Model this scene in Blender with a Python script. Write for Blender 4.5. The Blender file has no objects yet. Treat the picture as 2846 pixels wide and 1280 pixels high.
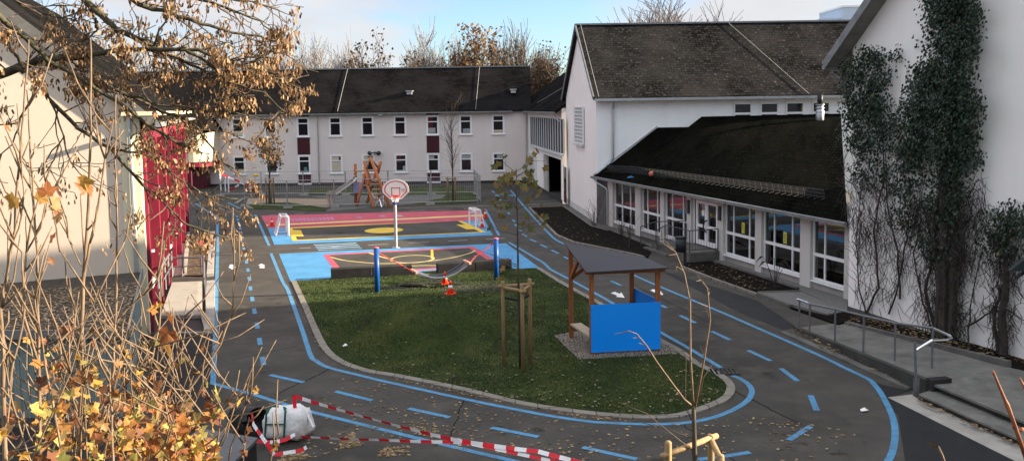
import bpy, math, random
from mathutils import Vector, Matrix, noise
random.seed(11)
R = random.random
def ru(a, b): return a + (b - a) * random.random()
C = bpy.context.scene.collection
# ------------------------------------------------------------------ camera model (used to survey the place)
F_, CX, CY, TH, RO, H = 2400.0, 1423.0, 497.0, math.atan(201 / 2400.0), 0.0145, 6.66
cT, sT, cR, sR = math.cos(TH), math.sin(TH), math.cos(RO), math.sin(RO)
def ray(x, y):
    u, v = x - CX, CY - y
    U, V = cR * u + sR * v, -sR * u + cR * v
    return Vector((U, F_ * cT + V * sT, -F_ * sT + V * cT))
def G(x, y, z=0.0):
    d = ray(x, y); return Vector((0, 0, H)) + d * ((z - H) / d.z)
def P(x, y, Y):
    d = ray(x, y); return Vector((0, 0, H)) + d * (Y / d.y)
class Fac:                                             # vertical plane: pixel -> (along, height)
    def __init__(s, o, deg):
        s.o = Vector((o[0], o[1])); a = math.radians(deg); s.deg = deg; s.rz = a
        s.a = Vector((math.cos(a), math.sin(a))); s.n = Vector((-s.a.y, s.a.x))
    def __call__(s, x, y, off=0.0):
        d = ray(x, y); o = s.o + s.n * off; d2 = Vector((d.x, d.y)); t = o.dot(s.n) / d2.dot(s.n)
        return (d2 * t - o).dot(s.a), H + d.z * t
    def w(s, t, d, z): q = s.o + s.a * t + s.n * d; return Vector((q.x, q.y, z))
    def loc(s, p): q = Vector((p[0], p[1])) - s.o; return Vector((q.dot(s.a), q.dot(s.n), p[2]))
# ------------------------------------------------------------------ mesh builder
class MB:
    def __init__(s): s.v = []; s.f = []; s.m = []
    def add(s, vs, fs, m=0):
        n = len(s.v); s.v += [tuple(p) for p in vs]; s.f += [[i + n for i in f] for f in fs]; s.m += [m] * len(fs); return s
    def box(s, x0, x1, y0, y1, z0, z1, m=0):
        return s.add([(x0,y0,z0),(x1,y0,z0),(x1,y1,z0),(x0,y1,z0),(x0,y0,z1),(x1,y0,z1),(x1,y1,z1),(x0,y1,z1)],
                     [(3,2,1,0),(4,5,6,7),(0,1,5,4),(1,2,6,5),(2,3,7,6),(3,0,4,7)], m)
    def poly(s, pts, m=0): return s.add(pts, [list(range(len(pts)))], m)
    def bar(s, p, q, w, h=None, m=0, up=(0,0,1)):      # rectangular bar p->q
        p, q = Vector(p), Vector(q); h = h or w; d = (q - p).normalized(); u = Vector(up)
        if abs(d.dot(u)) > .95: u = Vector((0, 1, 0))
        a = d.cross(u).normalized() * (w / 2); b = a.cross(d).normalized() * (h / 2)
        vs = [c + x * a + y * b for c in (p, q) for x, y in ((-1,-1),(1,-1),(1,1),(-1,1))]
        return s.add(vs, [(0,1,2,3),(7,6,5,4),(0,4,5,1),(1,5,6,2),(2,6,7,3),(3,7,4,0)], m)
    def tube(s, pts, r, n=6, m=0, cap=True):
        pts = [Vector(p) for p in pts]; k = len(pts)
        rs = r if isinstance(r, (list, tuple)) else [r] * k
        d = (pts[1] - pts[0]).normalized(); u = d.cross(Vector((0.31, 0.17, 0.93))).normalized(); vs = []
        for i, p in enumerate(pts):
            t = (pts[min(i + 1, k - 1)] - pts[max(i - 1, 0)])
            if t.length > 1e-9: d = t.normalized()
            u = (u - d * u.dot(d)).normalized(); w = d.cross(u)
            for j in range(n):
                a = 2 * math.pi * j / n; vs.append(p + (u * math.cos(a) + w * math.sin(a)) * rs[i])
        fs = [(i*n+j, i*n+(j+1)%n, (i+1)*n+(j+1)%n, (i+1)*n+j) for i in range(k-1) for j in range(n)]
        if cap: fs += [tuple(range(n-1, -1, -1)), tuple(range((k-1)*n, k*n))]
        return s.add(vs, fs, m)
    def prism(s, pts, z0, z1, m=0):                    # 2D outline (counter-clockwise) between two heights
        n = len(pts); a = sum(pts[i][0]*pts[(i+1)%n][1]-pts[(i+1)%n][0]*pts[i][1] for i in range(n))
        if a < 0: pts = pts[::-1]
        vs = [(p[0],p[1],z0) for p in pts] + [(p[0],p[1],z1) for p in pts]
        return s.add(vs, [tuple(range(n-1,-1,-1)), tuple(range(n,2*n))] + [(i,(i+1)%n,n+(i+1)%n,n+i) for i in range(n)], m)
    def slab(s, pts, t, m=0):                          # planar polygon thickened by t against its normal
        pts = [Vector(p) for p in pts]; n = len(pts); nr = Vector((0,0,0))
        for i in range(n): nr += pts[i].cross(pts[(i+1)%n])
        nr.normalize()
        if nr.z < 0: pts = pts[::-1]; nr = -nr
        vs = pts + [p - nr * t for p in pts]
        return s.add(vs, [tuple(range(n)), tuple(range(2*n-1, n-1, -1))] + [(i, n+i, n+(i+1)%n, (i+1)%n) for i in range(n)], m)
    def lathe(s, prof, n=16, c=(0,0,0), m=0):
        vs = [(c[0]+r*math.cos(2*math.pi*j/n), c[1]+r*math.sin(2*math.pi*j/n), c[2]+z) for r, z in prof for j in range(n)]
        k = len(prof)
        fs = [(i*n+j, i*n+(j+1)%n, (i+1)*n+(j+1)%n, (i+1)*n+j) for i in range(k-1) for j in range(n)]
        return s.add(vs, fs + [tuple(range(n-1,-1,-1)), tuple(range((k-1)*n, k*n))], m)
    def build(s, name, mat, parent=None, smooth=False, uv=True, base=None):
        if base is not None: b = Vector(base); s.v = [(p[0]-b.x, p[1]-b.y, p[2]-b.z) for p in s.v]
        me = bpy.data.meshes.new(name); me.from_pydata(s.v, [], s.f)
        for x in (mat if isinstance(mat, (list, tuple)) else [mat]): me.materials.append(x)
        if any(s.m): me.polygons.foreach_set('material_index', s.m)
        if smooth: me.polygons.foreach_set('use_smooth', [True] * len(me.polygons))
        if uv and len(me.polygons) < 20000: auto_uv(me)
        me.update(); o = bpy.data.objects.new(name, me); C.objects.link(o)
        if base is not None: o.location = base
        if parent: o.parent = parent
        return o
def auto_uv(me):
    L = me.uv_layers.new(name='UVMap').data
    for p in me.polygons:
        n = p.normal; u = Vector((-n.y, n.x, 0))
        if u.length < 1e-3: u = Vector((1, 0, 0))
        u.normalize(); v = n.cross(u)
        for li in p.loop_indices:
            co = me.vertices[me.loops[li].vertex_index].co; L[li].uv = (co.dot(u), co.dot(v))
def tag(o, label=None, cat=None, group=None, kind=None):
    for k, x in (('label', label), ('category', cat), ('group', group), ('kind', kind)):
        if x: o[k] = x
    return o
def thing(name, label, cat, loc=(0,0,0), rz=0.0, group=None):
    o = bpy.data.objects.new(name, None); C.objects.link(o); o.empty_display_size = .3
    o.location = loc; o.rotation_euler = (0, 0, rz); return tag(o, label, cat, group)
def dup(root, loc, rz=None, label=None, scale=None):
    r = root.copy(); C.objects.link(r); r.location = loc
    if rz is not None: r.rotation_euler = (0, 0, rz)
    if scale: r.scale = scale
    if label: r['label'] = label
    for ch in list(root.children):
        c = ch.copy(); C.objects.link(c); c.parent = r
        for g in list(ch.children):
            d = g.copy(); C.objects.link(d); d.parent = c
    return r
def struct(mb, name, mat, **k): return tag(mb.build(name, mat, **k), kind='structure')
# ------------------------------------------------------------------ materials
def nd(nt, typ, **kw):
    n = nt.nodes.new(typ)
    for k, x in kw.items():
        if k in n.inputs: n.inputs[k].default_value = x
        else: setattr(n, k, x)
    return n
def base_mat(name, rough=.7, spec=.3, metal=0.0):
    m = bpy.data.materials.new(name); m.use_nodes = True; nt = m.node_tree; b = nt.nodes['Principled BSDF']
    b.inputs['Roughness'].default_value = rough; b.inputs['Metallic'].default_value = metal
    b.inputs['Specular IOR Level'].default_value = spec
    return m, nt, b
def rgba(c): return (c[0], c[1], c[2], 1)
def mixc(nt, fac, a, b, mode='MIX'):
    n = nt.nodes.new('ShaderNodeMix'); n.data_type = 'RGBA'; n.blend_type = mode
    for i, x in ((0, fac), (6, a), (7, b)):
        if hasattr(x, 'links'): nt.links.new(x, n.inputs[i])
        elif i == 0: n.inputs[i].default_value = x
        else: n.inputs[i].default_value = rgba(x)
    return n.outputs[2]
def noise_f(nt, scale, detail=4, coord='Object', lo=.3, hi=.7, rough=.6):
    tc = nt.nodes.new('ShaderNodeTexCoord'); n = nd(nt, 'ShaderNodeTexNoise'); n.inputs['Scale'].default_value = scale
    n.inputs['Detail'].default_value = detail; n.inputs['Roughness'].default_value = rough
    nt.links.new(tc.outputs[coord], n.inputs['Vector']); mr = nt.nodes.new('ShaderNodeMapRange')
    mr.inputs[1].default_value = lo; mr.inputs[2].default_value = hi
    nt.links.new(n.outputs['Fac'], mr.inputs[0]); return mr.outputs[0]
def bump(nt, b, h, strength=.3, dist=.02):
    n = nt.nodes.new('ShaderNodeBump'); n.inputs['Strength'].default_value = strength; n.inputs['Distance'].default_value = dist
    nt.links.new(h, n.inputs['Height']); nt.links.new(n.outputs[0], b.inputs['Normal'])
def pm(name, col, rough=.7, var=.12, scale=3.0, bmp=0.0, bscale=40, spec=.3, metal=0.0, dirt=None, dscale=.6):
    m, nt, b = base_mat(name, rough, spec, metal)
    lo = [max(0, x * (1 - var)) for x in col]; hi = [min(1, x * (1 + var)) for x in col]
    c = mixc(nt, noise_f(nt, scale), lo, hi)
    if dirt: c = mixc(nt, noise_f(nt, dscale, 6, lo=.5, hi=.8), c, dirt)
    nt.links.new(c, b.inputs['Base Color'])
    if bmp: bump(nt, b, noise_f(nt, bscale, 3), bmp, .02)
    return m
def roof_mat(name, c1, c2, lich, bw=.3, rh=.17, amt=.6, gap=.02, bst=.8):
    m, nt, b = base_mat(name, 1.0, .0)
    uv = nt.nodes.new('ShaderNodeTexCoord'); br = nd(nt, 'ShaderNodeTexBrick')
    br.offset = .5; br.inputs['Color1'].default_value = rgba(c1); br.inputs['Color2'].default_value = rgba(c2)
    br.inputs['Mortar'].default_value = rgba([x * .35 for x in c1]); br.inputs['Scale'].default_value = 1
    br.inputs['Mortar Size'].default_value = gap; br.inputs['Brick Width'].default_value = bw; br.inputs['Row Height'].default_value = rh
    dn = nd(nt, 'ShaderNodeTexNoise'); dn.inputs['Scale'].default_value = 2.5; nt.links.new(uv.outputs['UV'], dn.inputs['Vector'])
    va = nt.nodes.new('ShaderNodeVectorMath'); va.operation = 'MULTIPLY_ADD'; va.inputs[1].default_value = (.05, .05, 0)
    nt.links.new(dn.outputs['Color'], va.inputs[0]); nt.links.new(uv.outputs['UV'], va.inputs[2]); nt.links.new(va.outputs[0], br.inputs['Vector'])
    c = mixc(nt, noise_f(nt, .35, 5, 'UV', .35, .75), br.outputs['Color'], [x * 1.3 for x in c2])
    f = nt.nodes.new('ShaderNodeMath'); f.operation = 'MULTIPLY'; f.inputs[1].default_value = amt
    nt.links.new(noise_f(nt, 5, 3, 'UV', .60, .70), f.inputs[0]); c = mixc(nt, f.outputs[0], c, lich)
    nt.links.new(c, b.inputs['Base Color'])
    sx = nt.nodes.new('ShaderNodeSeparateXYZ'); nt.links.new(va.outputs[0], sx.inputs[0])
    dv = nt.nodes.new('ShaderNodeMath'); dv.operation = 'DIVIDE'; dv.inputs[1].default_value = rh; nt.links.new(sx.outputs[1], dv.inputs[0])
    fr = nt.nodes.new('ShaderNodeMath'); fr.operation = 'FRACT'; nt.links.new(dv.outputs[0], fr.inputs[0])
    sb = nt.nodes.new('ShaderNodeMath'); sb.operation = 'ADD'; nt.links.new(fr.outputs[0], sb.inputs[0])
    bw_ = nt.nodes.new('ShaderNodeRGBToBW'); nt.links.new(br.outputs['Color'], bw_.inputs[0])
    k = nt.nodes.new('ShaderNodeMath'); k.operation = 'MULTIPLY'; k.inputs[1].default_value = 4; nt.links.new(bw_.outputs[0], k.inputs[0])
    nt.links.new(k.outputs[0], sb.inputs[1]); sg = nt.nodes.new('ShaderNodeMath'); sg.operation = 'MULTIPLY'; sg.inputs[1].default_value = -1
    nt.links.new(sb.outputs[0], sg.inputs[0]); bump(nt, b, sg.outputs[0], bst, .05)
    return m
def leaf_mat(name, cols, rough=.6, trans=.0):
    m, nt, b = base_mat(name, rough, .25)
    g = nt.nodes.new('ShaderNodeNewGeometry'); rp = nt.nodes.new('ShaderNodeValToRGB'); e = rp.color_ramp.elements
    while len(e) < len(cols): e.new(.5)
    for i, c in enumerate(cols): e[i].position = i / max(1, len(cols) - 1); e[i].color = rgba(c)
    nt.links.new(g.outputs['Random Per Island'], rp.inputs[0]); nt.links.new(rp.outputs[0], b.inputs['Base Color'])
    if trans:
        t = nt.nodes.new('ShaderNodeBsdfTranslucent'); nt.links.new(rp.outputs[0], t.inputs[0]); mx = nt.nodes.new('ShaderNodeMixShader')
        mx.inputs[0].default_value = trans; nt.links.new(b.outputs[0], mx.inputs[1]); nt.links.new(t.outputs[0], mx.inputs[2])
        nt.links.new(mx.outputs[0], nt.nodes['Material Output'].inputs[0])
    return m
def paint_mat(name, col, wear=.35):                    # road paint: thin, worn through to the asphalt in spots
    m, nt, b = base_mat(name, .75, .25)
    c = mixc(nt, noise_f(nt, 1.2), [x * .8 for x in col], [min(1, x * 1.12) for x in col])
    f = nt.nodes.new('ShaderNodeMath'); f.operation = 'MULTIPLY'; f.inputs[1].default_value = wear
    nt.links.new(noise_f(nt, 6, 8, lo=.46, hi=.70, rough=.8), f.inputs[0])
    nt.links.new(mixc(nt, f.outputs[0], c, (.08, .08, .075)), b.inputs['Base Color']); bump(nt, b, noise_f(nt, 60, 2), .25, .01); return m
def glass_mat(name, tint=(.012, .014, .016), rough=.03):
    m, nt, b = base_mat(name, rough, .5); b.inputs['Base Color'].default_value = rgba(tint); return m
M = {}
M['asphalt'] = None
def asphalt():
    m, nt, b = base_mat('asphalt', .95, .06)
    c = mixc(nt, noise_f(nt, .28, 6, lo=.35, hi=.65), (.038, .036, .0325), (.072, .067, .060))
    c = mixc(nt, noise_f(nt, 1.3, 6, lo=.48, hi=.76), c, (.090, .082, .070))
    c = mixc(nt, noise_f(nt, .9, 7, lo=.60, hi=.68, rough=.7), c, (.017, .0165, .016))
    s = noise_f(nt, 55, 3, lo=.25, hi=.75); c = mixc(nt, s, c, mixc(nt, .30, c, (.13, .118, .10)))
    nt.links.new(c, b.inputs['Base Color']); bump(nt, b, noise_f(nt, 70, 3), .5, .012); return m
M['asphalt'] = asphalt()
M['fresh'] = pm('fresh_asphalt', (.015, .015, .0155), .85, .25, 2, .4, 60)
def grass():
    m, nt, b = base_mat('lawn', .9, .15)
    c = mixc(nt, noise_f(nt, 14, 4, lo=.3, hi=.7), (.018, .032, .007), (.056, .086, .018))
    c = mixc(nt, noise_f(nt, .7, 5, lo=.4, hi=.7), c, (.098, .112, .026))
    c = mixc(nt, noise_f(nt, .9, 6, lo=.58, hi=.72), c, (.035, .032, .016))
    nt.links.new(c, b.inputs['Base Color']); bump(nt, b, noise_f(nt, 45, 4), 1.0, .05); return m
M['grass'] = grass()
M['blade'] = leaf_mat('grass_blade', [(.018, .034, .008), (.038, .062, .015), (.066, .09, .024)], .8)
M['soil'] = pm('soil', (.011, .009, .008), 1.0, .4, 6, 1.0, 18, spec=.03, dirt=(.026, .02, .015), dscale=3)
M['dirt'] = pm('bare_earth', (.035, .03, .022), .95, .3, 5, .8, 20, dirt=(.06, .075, .02), dscale=5)
M['sand'] = pm('sand', (.26, .19, .13), .95, .2, 3, .4, 30, dirt=(.17, .13, .1))
M['gravel'] = pm('gravel', (.17, .165, .155), .95, .5, 22, 1.0, 25)
M['ggrey'] = pm('grey_gravel', (.115, .11, .1), .95, .3, 8, .8, 25, dirt=(.07, .066, .058))
M['chip'] = pm('roof_gravel', (.34, .3, .25), .95, .4, 14, 1.0, 20)
def stones(name, c1, c2, w=.22, h=.16):
    m, nt, b = base_mat(name, .9, .2); uv = nt.nodes.new('ShaderNodeTexCoord'); br = nd(nt, 'ShaderNodeTexBrick')
    br.inputs['Color1'].default_value = rgba(c1); br.inputs['Color2'].default_value = rgba(c2); br.inputs['Mortar'].default_value = (.05, .045, .038, 1)
    br.inputs['Scale'].default_value = 1; br.inputs['Brick Width'].default_value = w; br.inputs['Row Height'].default_value = h; br.inputs['Mortar Size'].default_value = .012
    nt.links.new(uv.outputs['Object'], br.inputs['Vector'])
    c = mixc(nt, noise_f(nt, 3, 5), mixc(nt, .5, br.outputs['Color'], [x * .6 for x in c1]), br.outputs['Color'])
    nt.links.new(c, b.inputs['Base Color']); bump(nt, b, br.outputs['Color'], .5, .02); return m
M['kerb'] = stones('kerb_stone', (.2, .18, .15), (.235, .213, .178), .5, .6)
M['paver'] = stones('paving_stone', (.21, .175, .145), (.26, .215, .18), .28, .14)
M['conc'] = pm('concrete', (.33, .31, .275), .9, .15, 2, .3, 30, dirt=(.16, .15, .125), dscale=.9)
M['oldconc'] = pm('weathered_concrete', (.115, .11, .10), .9, .25, 1.5, .5, 20, dirt=(.045, .045, .038), dscale=1.1)
M['darkconc'] = pm('dark_concrete', (.026, .025, .0245), .9, .2, 2.5, .3, 35, spec=.1, dirt=(.05, .047, .043))
M['ramp'] = pm('ramp_floor', (.40, .38, .32), .9, .12, 3, .25, 30)
def wall(name, col, dirt, f=.5):
    m, nt, b = base_mat(name, .9, .15)
    c = mixc(nt, noise_f(nt, .5, 5), [x * .93 for x in col], col)
    k = nt.nodes.new('ShaderNodeMath'); k.operation = 'MULTIPLY'; k.inputs[1].default_value = f
    tc = nt.nodes.new('ShaderNodeTexCoord'); mp = nt.nodes.new('ShaderNodeMapping'); mp.inputs['Scale'].default_value = (2.2, 2.2, .25)
    n = nd(nt, 'ShaderNodeTexNoise'); n.inputs['Scale'].default_value = 1; n.inputs['Detail'].default_value = 6
    nt.links.new(tc.outputs['Object'], mp.inputs[0]); nt.links.new(mp.outputs[0], n.inputs['Vector'])
    mr = nt.nodes.new('ShaderNodeMapRange'); mr.inputs[1].default_value = .52; mr.inputs[2].default_value = .85
    nt.links.new(n.outputs['Fac'], mr.inputs[0]); nt.links.new(mr.outputs[0], k.inputs[0])
    c = mixc(nt, k.outputs[0], c, dirt); nt.links.new(c, b.inputs['Base Color']); bump(nt, b, noise_f(nt, 45, 3), .25, .015); return m
M['wback'] = wall('grey_render', (.72, .65, .61), (.53, .48, .44), .3)
M['wgym'] = wall('white_render', (.85, .80, .755), (.62, .58, .53), .3)
M['wgymf'] = wall('cool_white_render', (.84, .86, .85), (.6, .61, .6), .25)
M['wright'] = wall('old_white_render', (.89, .865, .82), (.66, .64, .59), .28)
M['wbeige'] = wall('beige_render', (.62, .52, .415), (.52, .44, .35), .2)
M['cream'] = wall('cream_render', (.66, .59, .42), (.7, .62, .45), .2)
M['annexw'] = wall('annex_render', (.56, .54, .50), (.3, .28, .24), .5)
M['plinth'] = pm('plinth', (.30, .29, .27), .9, .15, 2, .2, 30, dirt=(.18, .17, .15))
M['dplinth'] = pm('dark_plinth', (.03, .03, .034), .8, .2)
M['red'] = pm('red_cladding', (.17, .016, .033), .7, .06, 1.5, spec=.15)
M['red2'] = pm('dark_red_cladding', (.10, .011, .021), .5, .08, 1.5, spec=.4)
M['wine'] = pm('wine_panel', (.05, .006, .013), .5, .1)
M['white'] = pm('white_frame', (.78, .78, .77), .4, .03, spec=.4)
M['greyfr'] = pm('grey_frame', (.55, .56, .56), .45, .05)
M['wood_w'] = pm('pale_soffit', (.45, .42, .38), .7, .1)
M['soffit'] = pm('grey_soffit', (.20, .185, .165), .8, .2, 3)
M['glass'] = glass_mat('window_glass')
M['blind'] = pm('window_blind', (.42, .44, .42), .8, .08)
M['zinc'] = pm('zinc', (.42, .44, .45), .4, .12, 4, metal=.7)
M['dzinc'] = pm('dull_zinc', (.20, .21, .21), .55, .2, 4, metal=.5)
M['steel'] = pm('galvanised_steel', (.36, .37, .37), .45, .15, 6, metal=.6)
M['dsteel'] = pm('dark_steel', (.06, .065, .07), .5, .15, 6, metal=.3)
M['chrome'] = pm('bright_steel', (.72, .73, .74), .22, .05, 6, metal=1.0)
M['slate'] = roof_mat('slate_roof', (.006, .0056, .0056), (.014, .013, .013), (.045, .042, .04), .34, .2, .3)
M['gslate'] = roof_mat('grey_slate_roof', (.0075, .007, .0066), (.028, .0258, .0242), (.12, .113, .104), .36, .22, .6)
M['mslate'] = roof_mat('mossy_slate_roof', (.003, .0032, .0028), (.0065, .0065, .0052), (.028, .026, .018), .3, .2, .45)
M['blue'] = paint_mat('blue_line_paint', (.075, .245, .42), .8)
M['court'] = paint_mat('blue_court_paint', (.062, .24, .44), .3)
M['pink'] = paint_mat('pink_court_paint', (.46, .065, .10), .3)
M['lilac'] = paint_mat('lilac_paint', (.42, .17, .30), .7)
M['yellow'] = paint_mat('yellow_paint', (.66, .43, .04), .25)
M['pale_y'] = paint_mat('pale_yellow_paint', (.62, .48, .17), .3)
M['wpaint'] = paint_mat('white_paint', (.70, .70, .68), .3)
M['gpaint'] = paint_mat('faded_white_paint', (.35, .36, .37), .5)
def wood(name, c1, c2, sc=(14, 14, 1.2), rough=.7):
    m, nt, b = base_mat(name, rough, .25); tc = nt.nodes.new('ShaderNodeTexCoord'); mp = nt.nodes.new('ShaderNodeMapping')
    mp.inputs['Scale'].default_value = sc; n = nd(nt, 'ShaderNodeTexNoise'); n.inputs['Scale'].default_value = 2; n.inputs['Detail'].default_value = 5
    nt.links.new(tc.outputs['Object'], mp.inputs[0]); nt.links.new(mp.outputs[0], n.inputs['Vector'])
    mr = nt.nodes.new('ShaderNodeMapRange'); mr.inputs[1].default_value = .3; mr.inputs[2].default_value = .7; nt.links.new(n.outputs['Fac'], mr.inputs[0])
    nt.links.new(mixc(nt, mr.outputs[0], c1, c2), b.inputs['Base Color']); bump(nt, b, n.outputs['Fac'], .2, .01); return m
M['pine'] = wood('pine_stake', (.20, .125, .058), (.33, .225, .11))
M['larch'] = wood('larch_post', (.20, .065, .022), (.34, .125, .045))
M['orange'] = wood('orange_stained_log', (.30, .085, .028), (.48, .17, .06))
M['palewood'] = wood('pale_wood', (.34, .26, .18), (.5, .4, .3))
M['salmon'] = wood('salmon_bar', (.48, .24, .16), (.62, .34, .24))
M['bark'] = wood('bark', (.035, .028, .020), (.10, .085, .062), (9, 9, 3), .95)
M['mbark'] = wood('mossy_bark', (.03, .024, .016), (.095, .088, .05), (9, 9, 5), .95)
M['twig'] = wood('twig', (.05, .036, .025), (.115, .085, .06), (20, 20, 4), .9)
M['shoot'] = wood('tan_shoot', (.10, .066, .040), (.22, .152, .095), (30, 30, 6), .75)
M['redshoot'] = wood('red_shoot', (.18, .055, .03), (.32, .13, .06), (30, 30, 6), .6)
M['gtwig'] = pm('grey_twig', (.24, .22, .21), .95, .2)
M['btwig'] = pm('brown_twig', (.105, .078, .062), .95, .25)
M['birch'] = pm('birch_bark', (.55, .53, .5), .85, .25, 4, dirt=(.06, .05, .045), dscale=5)
M['samara'] = leaf_mat('dry_seed', [(.05, .028, .015), (.12, .065, .03), (.22, .12, .055), (.33, .20, .095), (.42, .28, .15)], .7, .25)
M['dleaf'] = leaf_mat('dull_leaf', [(.05, .035, .022), (.10, .06, .03), (.14, .09, .045)], .8, .15)
M['oleaf'] = leaf_mat('orange_brown_leaf', [(.11, .058, .024), (.19, .10, .04), (.25, .145, .058)], .8, .2)
M['maple'] = leaf_mat('autumn_maple_leaf',  [(.07, .03, .015), (.16, .055, .02), (.28, .10, .03), (.40, .19, .045), (.18, .085, .045), (.50, .28, .045), (.24, .13, .065), (.34, .31, .07), (.12, .055, .03)], .55, .3)
M['gmaple'] = leaf_mat('green_gold_leaf', [(.07, .085, .025), (.12, .12, .03), (.17, .125, .03), (.22, .11, .03)], .6, .25)
M['ivy'] = leaf_mat('ivy_leaf', [(.006, .016, .008), (.010, .024, .012), (.016, .034, .017), (.034, .055, .030)], .4, .05)
M['ivy_y'] = leaf_mat('pale_ivy_leaf', [(.09, .09, .04), (.2, .17, .05)], .6, .1)
M['vine'] = pm('vine_wood', (.045, .036, .031), .95, .3, 8)
M['litter'] = leaf_mat('fallen_leaf', [(.07, .042, .02), (.14, .085, .04), (.24, .16, .075), (.34, .27, .14)], .8)
M['glitter'] = leaf_mat('pale_fallen_leaf', [(.06, .05, .025), (.12, .10, .05), (.22, .20, .11), (.13, .10, .06)], .8)
M['seam'] = pm('seam', (.012, .012, .012), .95, .2, spec=.03)
M['tread'] = pm('step_tread', (.15, .145, .13), .9, .2, 2, .4, 25, dirt=(.07, .068, .06), dscale=1.5)
M['riser'] = pm('step_riser', (.05, .049, .043), .95, .2, 2, .4, 25, dirt=(.028, .028, .024), dscale=1.5)
M['tuft'] = None
M['cable'] = pm('cable', (.22, .215, .205), .6, .1)
M['guard'] = pm('snow_guard_steel', (.035, .035, .035), .6, .15)
M['rail'] = pm('rail_steel', (.16, .165, .17), .5, .15, 6, metal=.4)
M['bluepost'] = pm('blue_post', (.006, .07, .27), .4, .08)
M['bluepanel'] = pm('blue_panel', (.004, .27, .90), .32, .05, .8, spec=.5)
M['pinkcap'] = pm('pink_cap', (.66, .10, .16), .5)
M['orangep'] = pm('orange_plastic', (.80, .055, .022), .4, .05)
M['refl'] = pm('reflective_white', (.80, .80, .78), .4, .03)
M['board'] = pm('backboard', (.82, .80, .74), .3, .03)
M['boardred'] = pm('backboard_red', (.62, .10, .09), .4, .05)
M['rim'] = pm('red_rim', (.72, .02, .015), .35)
M['netw'] = pm('white_net', (.75, .74, .73), .8)
M['netb'] = pm('blue_net', (.03, .05, .22), .8)
M['rubber'] = pm('black_rubber', (.014, .014, .015), .55, .2)
M['hnet'] = pm('hammock_net', (.10, .11, .13), .6)
M['strap'] = pm('red_strap', (.50, .03, .035), .6)
M['sail'] = pm('shelter_roof', (.024, .022, .029), .7, .12, 1.2, spec=.4)
M['bag'] = pm('woven_bag', (.62, .62, .60), .75, .1, 5, .6, 9, dirt=(.36, .32, .25), dscale=2.2)
M['greenst'] = pm('green_strap', (.012, .085, .055), .7)
M['bin'] = pm('bin_grey', (.022, .026, .030), .5, .15)
M['greybox'] = pm('dark_grey_lid', (.075, .078, .082), .55, .12)
M['tapew'] = pm('tape_white', (.78, .77, .76), .45)
M['taper'] = pm('tape_red', (.66, .02, .035), .45)
M['teal'] = wood('teal_board', (.15, .20, .20), (.22, .28, .27), (12, 12, .8))
M['slide'] = pm('slide_metal', (.48, .47, .43), .35, .1, metal=.5)
M['purple'] = pm('purple_panel', (.20, .20, .34), .6)
M['fblue'] = pm('blue_tarp', (.02, .05, .2), .6)
M['inside'] = pm('dark_interior', (.12, .118, .11), .9)
M['heater'] = pm('heater_cover', (.42, .44, .38), .7, .08)
M['ybox'] = pm('yellow_box', (.62, .40, .02), .6)
M['ysign'] = pm('yellow_sticker', (.62, .60, .08), .6)
M['ink'] = pm('ink', (.03, .03, .03), .7)
M['far'] = pm('pale_blue_facade', (.48, .56, .66), .8, .04)
M['lampw'] = pm('lamp_housing', (.72, .71, .68), .4)
M['brick'] = pm('lintel', (.2, .17, .15), .9)
def pane_mat():
    m, nt, b = base_mat('clear_glass', .02, .5); nt.nodes.remove(b)
    t = nt.nodes.new('ShaderNodeBsdfTransparent'); t.inputs[0].default_value = (.62, .66, .66, 1)
    g = nt.nodes.new('ShaderNodeBsdfGlossy'); g.inputs['Roughness'].default_value = .02; g.inputs[0].default_value = (.9, .9, .9, 1)
    fr = nt.nodes.new('ShaderNodeFresnel'); fr.inputs[0].default_value = 2.5; mx = nt.nodes.new('ShaderNodeMixShader')
    nt.links.new(fr.outputs[0], mx.inputs[0]); nt.links.new(t.outputs[0], mx.inputs[1]); nt.links.new(g.outputs[0], mx.inputs[2])
    nt.links.new(mx.outputs[0], nt.nodes['Material Output'].inputs[0]); return m
M['pane'] = pane_mat()
# ------------------------------------------------------------------ ground, paths, paint
def gp(pts, z=0.0): return [G(x, y, 0) + Vector((0, 0, z)) for x, y in pts]
def offset(pts, w):
    pts = [Vector((p[0], p[1])) for p in pts]; out = []
    for i in range(len(pts)):
        a = (pts[i] - pts[i-1]).normalized() if i else None; b = (pts[i+1] - pts[i]).normalized() if i < len(pts)-1 else None
        d = (a + b).normalized() if a and b else (a or b); n = Vector((-d.y, d.x)); k = 1.0
        if a and b: k = 1 / max(.5, n.dot(Vector((-b.y, b.x))))
        out.append(pts[i] + n * w * k)
    return out
def strip(mb, pts, w, z, m=0, side=0.0, world=False):  # painted line along points; side shifts it
    pts = [Vector((p[0], p[1])) for p in (pts if world else gp(pts))]
    A, B = offset(pts, w/2 + side), offset(pts, -w/2 + side); n = len(pts)
    mb.add([(p.x,p.y,z) for p in A] + [(p.x,p.y,z) for p in B], [(n+i, n+i+1, i+1, i) for i in range(n-1)], m)
def smooth_pts(pts, k=4):                              # Catmull-Rom through surveyed points
    P_ = [Vector((p[0], p[1])) for p in gp(pts)]; out = []
    for i in range(len(P_)-1):
        p0, p1, p2, p3 = P_[max(i-1,0)], P_[i], P_[i+1], P_[min(i+2,len(P_)-1)]
        for j in range(k):
            t = j / k; out.append(.5*((2*p1)+(p2-p0)*t+(2*p0-5*p1+4*p2-p3)*t*t+(3*p1-p0-3*p2+p3)*t**3))
    return out + [P_[-1]]
mb = MB(); N = 600; mb.poly([(-N,-N,0),(N,-N,0),(N,N,0),(-N,N,0)]); struct(mb, 'ground', M['asphalt'])
mb = MB()
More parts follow.
